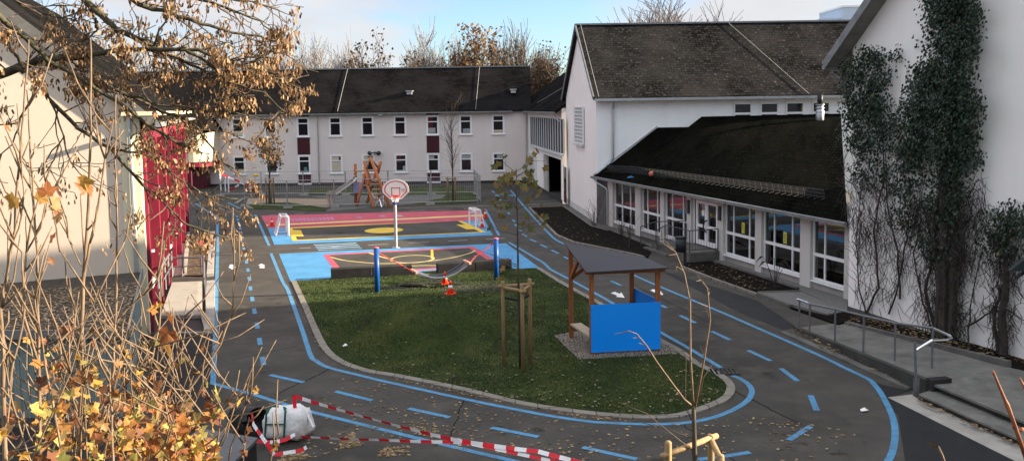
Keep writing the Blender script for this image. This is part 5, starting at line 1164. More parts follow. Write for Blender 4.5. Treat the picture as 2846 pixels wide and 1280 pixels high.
# sapling in the right foreground on the embankment
Yf = 10.0; zf = lambda x, y, dy=0.0: P(1560+x/1.811, 640+y/1.811, Yf+dy)
b_ = P(1931,1380,Yf); b_.z = 1.0; st_ = thing('sapling', 'bare sapling with pale forked stems in the right foreground', 'sapling', b_)
q = lambda L_: [rel(p, b_) for p in L_]
MB().tube(q([b_, zf(672,1159), zf(668,1000), zf(665,880)]), [.036,.03,.027,.024], 8).build('trunk', M['bark'], st_, True)
def shoot(pts, r0, r1, nm, mat): pp_ = q(pts); k = len(pp_); MB().tube(pp_, [.75*(r0+(r1-r0)*i/(k-1)) for i in range(k)], 6).build(nm, M[mat], st_, True)
shoot([zf(665,890), zf(650,640,.1), zf(648,360,.15), zf(620,220,.2), zf(575,110,.2), zf(515,45,.25)], .020, .007, 'stem', 'shoot'); shoot([zf(672,900), zf(720,640,-.1), zf(750,450,-.15), zf(735,290,-.2), zf(685,225,-.2)], .018, .006, 'stem', 'shoot')
shoot([zf(662,882), zf(620,850,-.1), zf(560,770,-.2), zf(480,660,-.35), zf(430,580,-.4), zf(380,520,-.45), zf(340,505,-.5), zf(310,515,-.5)], .016, .006, 'stem', 'shoot')
shoot([zf(655,1045), zf(540,1000,.2), zf(350,950,.5), zf(250,940,.6)], .011, .004, 'stem', 'twig'); shoot([zf(655,1100), zf(540,1010,-.2), zf(430,920,-.3), zf(290,865,-.4)], .010, .004, 'stem', 'twig'); shoot([zf(690,860), zf(715,740), zf(760,672)], .011, .005, 'stem', 'twig'); shoot([zf(655,950), zf(628,900), zf(625,820), zf(628,640)], .008, .004, 'stem', 'twig')
m = MB()
for a, b in (((735,290),(750,300)),((648,350),(655,305)),((650,640),(622,610)),((720,640),(700,580)),((748,450),(725,385)),((600,815),(575,825)),((600,815),(625,800)),((590,800),(580,820)),((580,120),(540,125)),((612,200),(578,180)),((578,180),(580,205)),((560,100),(510,60)),((700,250),(680,255)),((712,270),(718,255)),((430,582),(390,565)),((400,540),(360,540)),((345,505),(270,520)),((745,310),(738,330)),((740,385),(690,365))): m.tube([rel(zf(a[0],a[1],.1),b_), rel(zf(b[0],b[1],.05),b_)], [.006,.003], 4)
m.build('side_twig', M['shoot'], st_)
sp = [P(1857,1260,Yf-.2), P(1976,1240,Yf+.35), P(2003,1290,Yf-.25)]; tz = [P(1857,1225,sp[0].y).z, P(1976,1207,sp[1].y).z, P(2003,1262,sp[2].y).z]
gz_ = 1.2
for p in sp: p.z = gz_
staked(sp, [z-gz_ for z in tz], 'three pine stakes with crossbars round the bare sapling in the foreground', b_, .042, [(0,1,.02),(1,2,.06)], ties=False)
# twigs at the lower right corner
m = MB(); m.tube([P(2850,1265,4.2), P(2815,1165,4.2), P(2800,1125,4.2), P(2793,1110,4.2), P(2772,1060,4.2), P(2760,1030,4.2)], [.012,.010,.012,.009,.007,.006], 7); m.tube([P(2758,1040,4.2),P(2764,1032,4.2)],[.008,.003],6); m.tube([P(2818,1190,4.2),P(2812,1180,4.2)],[.006,.003],5)
m.tube([P(2850,1265,4.2), P(2880,1400,4.2), P(2900,1650,4.3)], .013, 7); b_ = P(2900,1650,4.3); tag(m.build('bare_shoot', M['redshoot'], base=b_, smooth=True), 'reddish bare shoot with buds at the lower right edge', 'twig', 'bare shoots in the foreground')
m = MB(); m.tube([P(2628,1290,4.5), P(2618,1262,4.5), P(2608,1240,4.5)], [.006,.006,.005], 6); m.tube([P(2628,1290,4.5), P(2640,1400,4.5), P(2660,1700,4.5)], .008, 6); m.add([P(2575,1226,4.45),P(2600,1230,4.5),P(2610,1243,4.5),P(2588,1240,4.52)], [(0,1,2,3)]); tag(m.build('bare_shoot', M['shoot'], base=P(2660,1700,4.5), smooth=True), 'pale thin shoot with one folded leaf at the bottom edge', 'twig', 'bare shoots in the foreground')
m = MB(); m.tube([P(2830,1195,4.6), P(2836,1195,4.6), P(2846,1190,4.6)], .01, 6); m.tube([P(2834,1050,4.3), P(2850,1080,4.3), P(2890,1300,4.3), P(2905,1650,4.3)], [.005,.007,.01,.012], 6); tag(m.build('bare_shoot', M['redshoot'], base=P(2905,1650,4.3), smooth=True), 'bare shoot tip just inside the right edge', 'twig', 'bare shoots in the foreground')
# ------------------------------------------------------------------ ivy on the gable
def ivy(label, regions, stems, base_px, nm='wall_ivy', nleaf=0, twigs=(), ls=.095):
    bt_, bz_ = RB(*base_px); b = RB.w(bt_, -.25, 0.05); o = thing(nm, label, 'climbing plant', b, RB.rz, 'climbing plants on the white gable'); W = lambda px, py, off: (lambda tz: Vector((tz[0]-bt_, -off+.25, tz[1]-.05)))(RB(px, py, -off))
    lf, ly = MB(), MB()
    for pts, dens, dep in regions:
        xs_ = [p[0] for p in pts]; ys_ = [p[1] for p in pts]; area = (max(xs_)-min(xs_))*(max(ys_)-min(ys_))
        clus = int(area*dens/80)
        for _ in range(clus):
            x, y = ru(min(xs_),max(xs_)), ru(min(ys_),max(ys_))
            jit = 24
            if not inside((x+ru(-jit,jit), y+ru(-jit,jit)), pts): continue
            if noise.noise((x*.03, y*.03, 5)) < -.2 and R() < .72: continue
            c = W(x, y, ru(.04, dep)*(1+.5*noise.noise((x*.02,y*.02,1))))
            for _k in range(8):
                p = c + Vector((ru(-.17,.17), ru(-.12,.12), ru(-.17,.17))); a = Vector((ru(-.7,.7), ru(-.9,.2), -1)).normalized(); s = Vector((ru(-1,1), ru(-1,.3), ru(-.3,.3))); s = (s-a*s.dot(a)).normalized(); L_ = ls*ru(.65,1.25)
                (ly if R() < .012 else lf).add([p, p+a*L_*.45+s*L_*.34, p+a*L_, p+a*L_*.45-s*L_*.34], [(0,1,2,3)])
    if lf.v: lf.build('foliage', M['ivy'], o, uv=False)
    if ly.v: ly.build('pale_leaves', M['ivy_y'], o, uv=False)
    st_ = MB()
    for pts, r, off in stems:
        pp_ = []
        for i in range(len(pts)-1):
            for j in range(4): t = j/4; pp_.append(W(pts[i][0]*(1-t)+pts[i+1][0]*t+ru(-3,3), pts[i][1]*(1-t)+pts[i+1][1]*t+ru(-2,2), off+ru(-.03,.03)))
        pp_.append(W(*pts[-1], off)); st_.tube(pp_, [r*(1-.55*i/(len(pp_)-1)) for i in range(len(pp_))], 6, cap=False)
    st_.build('stems', M['vine'], o, uv=False)
    tw = MB()
    for (x0,y0,x1,y1,n_,L_) in twigs:
        for _ in range(n_):
            x, y = ru(x0,x1), ru(y0,y1); a = ru(.9,2.2)*random.choice((-1,1)); pts = []; offv = ru(.03,.4)
            for k in range(6): pts.append(W(x, y, max(.02,offv))); a += ru(-.45,.45); x += math.cos(a)*L_; y += math.sin(a)*L_+L_*.15; offv += ru(-.06,.06)
            tw.tube(pts, [.010,.009,.008,.007,.005,.003], 3, cap=False)
    if tw.v: tw.build('twigs', M['vine'], o, uv=False)
    return o
ivy('left ivy clump, rounded top below the eaves and thin hanging stems', [([(2335,270),(2360,160),(2400,135),(2440,142),(2470,165),(2480,210),(2455,240),(2458,300),(2470,400),(2440,420),(2380,420),(2372,330),(2340,300)], 1.9, .55), ([(2455,150),(2500,130),(2506,150),(2480,165)], 1.2, .2), ([(2320,310),(2380,270),(2400,420),(2330,400)], .55, .6),
  ([(2370,420),(2470,400),(2480,480),(2420,540),(2366,500)], .8, .4)], [([(2405,878),(2440,800),(2430,640),(2455,500),(2450,300)], .04, .12), ([(2500,830),(2495,700),(2470,600),(2460,420)], .035, .1), ([(2407,878),(2385,780),(2380,640),(2400,480)], .025, .12), ([(2470,872),(2500,780),(2520,660),(2480,560)], .03, .1)], (2407,877),
  twigs=[(2366,480,2480,700,240,12),(2370,640,2500,860,150,12),(2340,330,2380,620,60,10),(2450,300,2500,560,60,9)])
ivy('tall middle ivy reaching the top of the picture with a dark thick stem', [([(2570,-40),(2700,-40),(2720,40),(2725,80),(2700,170),(2690,230),(2725,255),(2728,300),(2700,350),(2705,440),(2690,470),(2560,470),(2490,440),(2478,370),(2500,300),(2540,250),(2565,180),(2600,120),(2585,60)], 2.1, .75), ([(2515,225),(2570,170),(2600,190),(2550,240)], 1.2, .3), ([(2500,200),(2545,80),(2560,90),(2540,140)], .5, .2), ([(2565,-10),(2600,-10),(2590,45),(2565,30)], .8, .2),
  ([(2700,400),(2728,400),(2732,460),(2700,450)], 1.1, .3), ([(2480,430),(2690,430),(2680,620),(2610,740),(2500,620)], .75, .5), ([(2560,560),(2690,560),(2680,700),(2580,720)], .2, .4)],
  [([(2620,950),(2630,800),(2625,600),(2640,400),(2660,100),(2670,-40)], .2, .2), ([(2645,950),(2650,760),(2660,560),(2640,300)], .12, .25), ([(2600,930),(2570,800),(2600,700),(2560,560)], .05, .15), ([(2590,920),(2560,820),(2540,700),(2560,600)], .03, .12), ([(2660,640),(2700,600),(2690,540),(2720,500)], .03, .2), ([(2600,940),(2615,780),(2590,640),(2620,480)], .1, .3)], (2620,950),
  twigs=[(2500,540,2720,760,520,12),(2540,760,2680,930,190,11),(2590,600,2680,930,420,9),(2690,500,2740,640,60,9)])
ivy('right ivy shrub with a knotted stem at the edge of the picture', [([(2720,640),(2745,590),(2800,575),(2860,560),(2900,600),(2900,700),(2780,715),(2720,690)], .75, .6), ([(2780,560),(2805,550),(2815,590),(2780,600)], .8, .3)],
  [([(2790,985),(2785,880),(2800,780),(2790,680),(2800,600)], .11, .25), ([(2775,975),(2760,880),(2790,780),(2760,660)], .05, .25), ([(2690,905),(2740,875),(2790,840)], .03, .2), ([(2690,950),(2700,820),(2730,690)], .022, .15), ([(2800,770),(2830,800),(2850,840)], .025, .25), ([(2800,860),(2830,880),(2850,890)], .02, .2)], (2790,985),
  twigs=[(2690,700,2840,900,120,10),(2740,600,2850,740,200,11),(2745,740,2820,960,180,9)])
# dark canvas corner at the right edge
Yc = 16.5; cp = [P(2808,752,Yc), P(2846,722,Yc-.1), P(2960,640,Yc-.4), P(2960,800,Yc-.4), P(2846,754,Yc-.1)]; c0_ = P(2960,1150,Yc-.4); c0_.z = HZ
o = thing('folded_parasol', 'dark green canvas tip poking in at the right edge beside the ivy', 'parasol', c0_); q = lambda p: rel(p, c0_)
MB().add([q(p) for p in cp]+[q(p)+Vector((.02,.12,0)) for p in cp], [(0,4,3,2,1),(5,6,7,8,9),(0,1,6,5),(1,2,7,6),(2,3,8,7),(3,4,9,8),(4,0,5,9)]).build('canopy', pm('dark_canvas', (.012,.02,.02), .7), o); MB().tube([q(P(2825,770,Yc)), q(P(2846,757,Yc)), q(P(2960,700,Yc-.4))], .035, 8).build('strut', M['rubber'], o); MB().tube([(0,0,0),(0,0,q(cp[2]).z)], .03, 8).build('pole', M['dsteel'], o)
# ------------------------------------------------------------------ overhanging tree at upper left
base = Vector((-6.6, 5.2, 3.2)); mt = thing('overhanging_tree', 'dark branches hung with dry brown seeds reaching in from the upper left', 'tree', base); q = lambda p: rel(p, base)
limbs = [([(-420,330),(0,208),(62,182),(104,168),(170,160),(260,152),(330,143),(420,137),(520,134)], .085, .020, 7.4, 7.0),
 ([(-200,-220),(120,-80),(235,0),(285,49),(323,80),(388,111),(420,132),(470,140),(552,140),(624,171),(720,193),(790,208)], .07, .012, 7.2, 7.2),
 ([(-120,-10),(0,44),(72,105),(138,171),(232,226),(331,287),(420,353),(497,400),(560,425)], .045, .012, 6.6, 7.4),
 ([(40,190),(83,200),(138,276),(221,359),(309,414),(397,513),(480,585),(519,624),(600,655),(645,664)], .045, .008, 7.2, 8.0),
 ([(110,168),(166,188),(265,232),(359,265),(458,309),(552,353),(607,442),(651,469)], .04, .009, 7.4, 7.8),
 ([(309,414),(353,419),(442,442),(497,497),(580,546),(662,552)], .022, .007, 7.6, 8.0),
 ([(300,-60),(386,11),(497,44),(580,72),(651,88),(720,99),(770,120)], .045, .008, 7.0, 7.5),
 ([(480,-40),(552,0),(662,33),(720,60),(760,90)], .032, .007, 7.4, 7.6),
 ([(520,140),(612,199),(706,171),(760,215),(800,270)], .028, .007, 7.1, 7.8),
 ([(420,137),(500,165),(580,200),(640,225),(730,260),(790,310)], .028, .007, 7.2, 7.7),
 ([(360,265),(440,290),(540,300),(640,310),(720,330),(760,340)], .022, .006, 7.4, 7.8),
 ([(560,-40),(640,-5),(700,8),(750,14)], .025, .006, 7.2, 7.4),
 ([(620,170),(690,150),(780,165)], .018, .005, 7.2, 7.5), ([(100,230),(60,330),(30,400),(-10,440)], .02, .006, 7.2, 7.0), ([(138,276),(180,380),(130,440),(120,480)], .016, .005, 7.2, 7.2), ([(440,442),(470,540),(520,600)], .016, .005, 7.6, 7.8), ([(397,513),(420,590),(380,640)], .014, .005, 7.5, 7.6), ([(60,180),(20,120),(-20,90)], .03,.01,7.3,7.2), ([(0,-40),(60,20),(130,40),(220,60)], .02, .006, 7.0, 7.3), ([(420,140),(460,60),(470,-20)], .02, .006, 7.1, 7.0), ([(170,160),(250,100),(275,80),(268,50)], .02, .006, 7.3, 7.3), ([(250,-30),(210,40),(180,60)], .012, .005, 7.1, 7.1)]
tr, tw, sd = MB(), MB(), MB()
trk = [base, Vector((-6.3,5.3,5.0)), Vector((-6.0,5.6,6.4)), Vector((-5.4,6.2,7.6)), Vector((-5.0,6.6,8.6))]; tr.tube([q(p) for p in trk], [.26,.22,.19,.13,.09], 10)
tr.tube([q(trk[2]), q(P(-420,330,7.4))], [.11,.05], 8); tr.tube([q(trk[3]), q(P(-200,-220,7.2))], [.1,.05], 8); tr.tube([q(trk[2])+Vector((0,0,.5)), q(P(-120,-10,6.6))], [.07,.033], 8); tr.tube([q(trk[4]), q(P(300,-60,7.0))], [.06,.033], 8); tr.tube([q(trk[4]), q(P(480,-40,7.4))], [.05,.034], 8)
def seeds(p, n_):
    for _ in range(n_):
        c = p + Vector((ru(-.05,.05),ru(-.05,.05),ru(-.06,.03))); a = Vector((ru(-.5,.5),ru(-.5,.5),-1)).normalized(); s = Vector((ru(-1,1),ru(-1,1),0)); s = (s-a*s.dot(a)).normalized(); L_ = ru(.032,.054); w_ = L_*ru(.16,.26); m_ = a.cross(s)*ru(-.3,.3)*w_
        sd.add([c, c+a*L_*.35+s*w_, c+a*L_*.85+s*w_*.9+m_, c+a*L_, c+a*L_*.7-s*w_*.7, c+a*L_*.3-s*w_*.6], [(0,1,2,3),(0,3,4,5)])
def twig(p, d, L_, r, lev):
    pts = [p]; n_ = 5; dd = d.normalized()
    for i in range(n_): dd = (dd+Vector((ru(-1,1),ru(-1,1),ru(-1,1)))*.22+Vector((0,0,.03))).normalized(); pts.append(pts[-1]+dd*L_/n_)
    tw.tube(pts, [max(.0032,r*(1-.14*i)) for i in range(n_+1)], 4, cap=False)
    if lev < 2:
        for _ in range(3 if lev == 0 else 2):
            i = random.randint(1,n_); a = Vector((ru(-1,1),ru(-1,1),ru(-.8,.8))); twig(pts[i], dd*.7+a*.8, L_*ru(.4,.65), r*.6, lev+1)
    if lev >= 1:
        for i in (n_, n_-1, n_-2)[:random.randint(1,3)]:
            if R() < DENS: seeds(pts[i]+Vector((0,0,-.03)), random.randint(6,13))
DENS = .40; li = -1
for pts, r0, r1, Y0, Y1 in limbs:
    r0 *= .56; r1 *= .75; pp_ = [P(x, y, Y0+(Y1-Y0)*i/(len(pts)-1)) for i, (x, y) in enumerate(pts)]; fine = []
    for i in range(len(pp_)-1):
        for j in range(3): t = j/3; fine.append(pp_[i].lerp(pp_[i+1],t)+Vector((ru(-1,1),ru(-1,1),ru(-1,1)))*.012)
    fine.append(pp_[-1]); k = len(fine); rs = [r0+(r1-r0)*(i/(k-1))**.7 for i in range(k)]; tr.tube([q(p) for p in fine], rs, 8)
    L_ = sum((fine[i+1]-fine[i]).length for i in range(k-1)); li += 1; nt2 = int(L_*(3.5 if li in (3,5,13,14,15,16) else 4.8 if li in (2,4) else 5.6))
    for _ in range(nt2):
        i = random.randint(max(0,int(k*.12)), k-2); p = fine[i].lerp(fine[i+1], R()); d = (fine[i+1]-fine[i]).normalized(); a = Vector((ru(-1,1),ru(-1,1),ru(-1,.9)))
        twig(q(p), d*.8+a, ru(.28,.7)*(1-.55*i/k), .008, 0)
tr.build('trunk', M['mbark'], mt, True, uv=False); tw.build('twigs', M['twig'], mt, uv=False); sd.build('seed_clusters', M['samara'], mt, uv=False)
# ------------------------------------------------------------------ leafy shoots in the left foreground
def shrub(label, base_px, Y, stems, leafspots, nrand, box, mat='shoot', nleaf=0, lbox=None, ls=(.035,.06)):
    b = P(base_px[0], base_px[1], Y); o = thing('maple_shrub', label, 'shrub', b, group='leafy shoots in the left foreground'); st_, lf = MB(), MB(); q_ = lambda p: rel(p, b); pool = []
    def stem(pts, r0, r1, Y0, Y1, side=6):
        pp_ = [P(x,y,Y0+(Y1-Y0)*i/(len(pts)-1)) for i,(x,y) in enumerate(pts)]; fine = []
        for i in range(len(pp_)-1):
            for j in range(3): fine.append(pp_[i].lerp(pp_[i+1], j/3)+Vector((ru(-1,1),0,0))*.004)
        fine.append(pp_[-1]); k = len(fine); rs = [.66*(r0+(r1-r0)*i/(k-1))*(1.16 if i%4 == 2 else 1) for i in range(k)]; st_.tube([q_(p) for p in fine], rs, 8); pool.extend(fine[k//3:])
        for _ in range(side):
            i = random.randint(2,k-2); p = fine[i]; d = Vector((ru(-1,1),ru(-.5,.5),ru(.5,1.4))); L_ = ru(.06,.3); m = p+d.normalized()*L_*.5+Vector((ru(-.02,.02),0,0)); e = p+d.normalized()*L_+Vector((0,0,L_*.2)); st_.tube([q_(p),q_(m),q_(e)], [.0045,.004,.0025], 5); pool.append(e)
    for s in stems: stem(*s)
    for _ in range(nrand):
        x = ru(box[0],box[1]); y = ru(box[2],box[3]); lean = ru(-.5,.75); Ln = ru(140,420); Y_ = Y+ru(-.6,.9)
        stem([(x-lean*Ln*.9, 1330),(x-lean*60, y+Ln*.5),(x,y+Ln*.1),(x+lean*Ln*.25, y-Ln*.25)], ru(.0045,.009), .0022, Y_, Y_+ru(-.3,.3), 4)
    for _ in range(nrand*7):
        x = ru(box[0]-40,box[1]+60); y = ru(950,1300); Y_ = Y+ru(-.5,.9); p = P(x,y,Y_); d = Vector((ru(-.9,.9),ru(-.4,.4),ru(.1,1.2))).normalized(); L_ = ru(.12,.42); e = p+d*L_+Vector((0,0,L_*.12)); st_.tube([q_(p), q_(p+d*L_*.5+Vector((ru(-.02,.02),0,0))), q_(e)], [.0042,.0034,.0018], 4); pool.append(e)
    for px, py, s in leafspots: p = P(px,py,Y+ru(-.3,.3)); maple_leaf(lf, q_(p), s*1.0, curl=.5)
    for _ in range(nleaf):
        x = ru(lbox[0],lbox[1]); y = lbox[2]+(lbox[3]-lbox[2])*R()**.5; Y_ = Y+ru(-.7,1.2); p = P(x,y,Y_); maple_leaf(lf, q_(p), ru(*ls)*(1.1 if y > 1000 else .85), curl=.7)
    for p in random.sample(pool, min(len(pool), nleaf//5)):
        if proj_y(p) > 900: maple_leaf(lf, q_(p)+Vector((0,0,-.03)), ru(*ls), curl=.6)
    st_.build('stems', M[mat], o, True, uv=False); lf.build('leaves', M['maple'], o, uv=False); return o
def proj_y(p): return CY + F_*(-( (p.z-H)*cT + p.y*sT)/(p.y*cT-(p.z-H)*sT))
shrub('leftmost tan shoots rising past the beige gable with few leaves', (40,1500), 3.6, [
 ([(30,1500),(14,1280),(10,1050),(2,860),(15,780),(40,640),(55,430),(72,240),(80,110)], .017, .004, 3.6, 3.8, 10),
 ([(100,1500),(112,1280),(110,1060),(105,860),(103,700),(94,552),(83,386),(74,250)], .0135, .004, 3.7, 3.9, 8),
 ([(15,780),(30,700),(60,600),(66,520),(58,442),(47,287)], .006, .003, 3.6, 3.6, 5), ([(106,1000),(60,860),(75,700),(72,600)], .008, .004, 3.7, 3.7, 4), ([(166,700),(150,600),(130,520),(116,458)], .006, .003, 3.9, 3.9, 3), ([(108,760),(92,560),(78,450),(76,455)], .004, .003, 3.9, 3.9, 2),
 ([(20,1100),(40,1000),(70,860),(60,700),(20,660)], .009, .004, 3.5, 3.6, 4)],
 [(40,553,.06),(20,357,.03),(132,535,.055),(110,552,.045),(150,570,.04),(165,600,.04)], 3, (-40,180,700,1150), nleaf=30, lbox=(0,190,1060,1300), ls=(.025,.045))
shrub('middle tan shoots in front of the beige gable, tallest stems', (230,1500), 4.0, [
 ([(222,1500),(220,1280),(225,1000),(230,780),(243,640),(251,442),(254,221),(251,105)], .0185, .005, 4.0, 4.1, 9),
 ([(232,755),(260,640),(293,442),(315,331)], .011, .004, 4.0, 4.1, 6), ([(250,1300),(276,1190),(317,1026),(320,888),(326,640),(320,442),(322,265)], .0125, .004, 4.1, 4.2, 7),
 ([(225,1180),(150,1000),(90,900),(50,800)], .008, .003, 4.1, 4.2, 5), ([(228,740),(190,660),(170,570)], .005, .003, 4.0, 4.0, 3), ([(322,900),(350,860),(420,800),(470,720)], .006,.003,4.1,4.2,3)],
 [(232,503,.055),(243,527,.075),(160,590,.04),(118,552,.055),(150,560,.05),(190,640,.04),(146,662,.04),(145,723,.03),(145,580,.045),(165,540,.05),(230,505,.05),(262,925,.05),(188,924,.055)], 8, (120,420,820,1180), nleaf=340, lbox=(100,420,930,1310), ls=(.022,.042))
shrub('right hand tan shoots with the brightest yellow and orange leaves', (400,1500), 4.4, [
 ([(353,1300),(453,1164),(541,1060),(613,955),(649,850),(651,640),(648,580)], .012, .004, 4.4, 4.6, 8), ([(330,1300),(386,1137),(442,1082),(486,999),(524,822)], .009, .003, 4.4, 4.5, 6),
 ([(330,1310),(400,1100),(442,905),(450,760),(455,667)], .0095, .004, 4.3, 4.4, 6), ([(400,1240),(497,1164),(607,1126),(660,1100),(701,1065)], .007, .003, 4.4, 4.4, 5), ([(390,1310),(480,1180),(540,1040),(546,1020)], .007, .003, 4.5, 4.5, 4),
 ([(440,1300),(520,1160),(600,1000),(612,890)], .007, .003, 4.6, 4.6, 4), ([(630,1310),(642,1237),(675,1150),(702,1077)], .007, .003, 4.2, 4.2, 3), ([(674,1310),(682,1200),(693,1158)], .005, .003, 4.2, 4.2, 2), ([(744,1310),(760,1240),(779,1189)], .005, .003, 4.2, 4.2, 2), ([(430,1310),(420,1180),(435,1000),(446,880)], .007, .003, 4.4, 4.4, 4)],
 [(436,857,.065),(472,878,.055),(466,925,.075),(455,960,.07),(410,965,.055),(470,975,.06),(453,1045,.07),(440,1080,.065),(607,1100,.07),(590,1155,.085),(555,1225,.09),(520,1130,.05),(570,1160,.05),(448,1140,.08),(480,1150,.08),(430,860,.04),(575,1110,.05),(470,1250,.07),(500,1200,.07),(440,1230,.07),(400,1210,.07)], 8, (330,560,900,1200), nleaf=420, lbox=(330,600,1090,1320), ls=(.024,.046))
# ------------------------------------------------------------------ fallen leaves and grass blades
def scatter(name, mat, spots, size, z, label=None):
    mb = MB()
    for x, y, zz in spots:
        a = ru(0,6.28); s = size*ru(.5,1.3); t = ru(-.35,.35); t2 = ru(-.35,.35); c, sn = math.cos(a), math.sin(a)
        f = lambda u, v: (x+(u*c-v*sn)*s, y+(u*sn+v*c)*s, zz+z+abs(u*t+v*t2)*s)
        mb.add([f(-.6,0), f(-.1,-.42), f(.25,-.2), f(.7,0), f(.15,.42), f(-.3,.3)], [(0,1,2,3,4,5)])
    return tag(mb.build(name, mat, uv=False), kind='stuff')
def inpoly(pts, n_, zf=lambda x,y: 0, w=lambda x,y: 1):
    pp_ = [(p.x,p.y) for p in gp(pts)]; x0, x1 = min(p[0] for p in pp_), max(p[0] for p in pp_); y0, y1 = min(p[1] for p in pp_), max(p[1] for p in pp_); out = []
    while len(out) < n_:
        x, y = ru(x0,x1), ru(y0,y1)
        if inside((x,y), pp_) and R() < w(x,y): out.append((x,y,zf(x,y)))
    return out
LP = [(p.x,p.y) for p in inner]; lx = [p[0] for p in LP]; ly_ = [p[1] for p in LP]
def lawnpts(n_, w):
    out = []
    while len(out) < n_:
        x, y = ru(min(lx),max(lx)), ru(min(ly_),max(ly_))
        if inside((x,y), LP) and R() < w(x,y): out.append((x,y,mound(x,y)))
    return out
scatter('fallen_leaves', M['glitter'], lawnpts(520, lambda x, y: .05+max(0,min(1,(23.5-y)/4))*(.3+.7*max(0,noise.noise((x*.5,y*.5,2))))), .07, .02)
sp = inpoly([(600,1085),(900,1180),(1260,1245),(1700,1300),(2200,1300),(2400,1200),(2050,1150),(1700,1185),(1250,1110),(950,1040),(880,1110)], 520, w=lambda x,y: .25+.75*max(0,noise.noise((x*.6,y*.6,7))))
sp += inpoly([(840,1215),(980,1200),(1010,1235),(900,1265),(760,1290)], 320, w=lambda x,y: max(.05,noise.noise((x*1.4,y*1.4,1))*2)) + inpoly([(1060,1240),(1140,1235),(1140,1265),(1040,1270)], 90) + inpoly([(1135,1170),(1220,1180),(1220,1215),(1140,1205)], 60)
sp += inpoly([(1060,1048),(1260,1090),(1600,1160),(1780,1172),(1780,1165),(1446,1126),(1260,1079)], 160)
scatter('fallen_leaves', M['litter'], sp, .07, .006)
scatter('fallen_leaves', M['litter'], inpoly([(2176,924),(2220,915),(2540,1075),(2532,1082)], 110)+inpoly([(2556,1112),(2846,1240),(2830,1250),(2540,1120)], 80)+inpoly([(2347,905),(2846,1020),(2846,990),(2365,880)], 420)+inpoly([(1500,600),(1560,660),(1760,700),(1640,640),(1565,590)], 110)+inpoly([(1900,742),(2090,812),(2180,800),(1990,735)], 130)+inpoly([(700,784),(840,850),(900,980),(880,980),(830,850)], 10)+inpoly([(525,655),(585,655),(580,765),(514,765)], 330), .075, .075)
scatter('fallen_leaves', M['litter'], lawnpts(120, lambda x,y: 1 if y > 30 else .1), .07, .02)
# leaf carpet on the shed roof
cr, s1v = SHED; sp = []
for _ in range(2600):
    u, v = R(), R()**.8*.78; p = cr[0].lerp(cr[1],u).lerp(cr[3].lerp(cr[2],u), v); sp.append((p.x+s1v.x, p.y+s1v.y, p.z))
scatter('roof_leaves', leaf_mat('dry_roof_leaf', [(.07,.045,.026),(.15,.10,.06),(.26,.19,.12),(.36,.28,.19)], .8), sp, .085, .01)
sp = []
while len(sp) < 900:                                    # dry leaves lying on the embankment under the shoots
    x, y = ru(-8,9), ru(2,13); sp.append((x, y, 0))
prof_z = lambda y: next((z0+(z1-z0)*(y-y0)/(y1-y0) for (y0,z0),(y1,z1) in zip(prof[:-1],prof[1:]) if y0 <= y <= y1), 0)
scatter('bank_leaves', M['litter'], [(x,y,prof_z(y)+.12) for x,y,_ in sp], .09, .0)
# small dry plants in the beds
def bush(px, py, top, n_, label, Yoff=0, sp_=.5):
    b = G(px,py); hh = P(px,top,b.y).z; o = thing('bare_shrub', label, 'shrub', b, group='bare shrubs in the beds'); segs, tips = [], []
    for _ in range(n_): grow(segs, tips, Vector((ru(-.1,.1),ru(-.1,.1),0)), Vector((ru(-sp_,sp_),ru(-sp_,sp_),1)), hh*ru(.6,1.0), .016, 1, 2, (3,3), .5, .4, .14)
    m = MB()
    for pts, rs, lev in segs: m.tube(pts, [max(.006,x) for x in rs], 4, cap=False)
    m.build('stems', M['vine'], o, uv=False); return o
bush(1652,630,560,9,'bare thin shrub at the corner of the gym gable'); bush(1727,655,600,8,'bare shrub below the first annex window'); bush(1745,690,610,8,'bare shrub in the dark bed near the annex steps')
b_ = G(2153,800); o = thing('dry_weed', 'dry weed with drooping leaves in front of the annex window', 'plant', b_); m, l_ = MB(), MB()
for i in range(9):
    a = ru(-2.6,-.4); e = Vector((math.cos(a)*.0+ru(-.45,.5), ru(-.2,.1), ru(.75,1.25))); m.tube([Vector((0,0,0)), e*.6+Vector((0,0,.1)), e], [.012,.009,.005], 5); d = Vector((math.copysign(1,e.x)*.3,0,-.12)); l_.add([e, e+d*.4+Vector((0,0,.07)), e+d*1.0+Vector((0,0,-.12)), e+d*.45+Vector((0,0,-.03))], [(0,1,2,3)])
m.build('stems', M['vine'], o); l_.build('leaves', M['vine'], o)
rp_ = G(555,690); o = MB().lathe([(.02,.1),(.14,.16),(.2,.26),(.16,.36),(.03,.38)], 12).build('red_flower', pm('red_bloom', (.65,.02,.05), .6), base=None, smooth=True); o.location = rp_; tag(o, 'bright red flower clump in the bed beside the red facade', 'flower')
# grass blades on the lawn
mb = MB()
for x, y, z in lawnpts(60000, lambda x, y: .35+.65*(.5+noise.noise((x*1.3,y*1.3,9)))):
    a = ru(0,6.28); h_ = ru(.02,.06); w_ = .011; dx_, dy_ = math.cos(a)*w_, math.sin(a)*w_; n_ = len(mb.v); mb.v += [(x-dx_,y-dy_,z),(x+dx_,y+dy_,z),(x+ru(-.02,.02),y+ru(-.02,.02),z+h_)]; mb.f.append((n_,n_+1,n_+2)); mb.m.append(0)
tag(mb.build('grass', M['blade'], uv=False), kind='stuff')
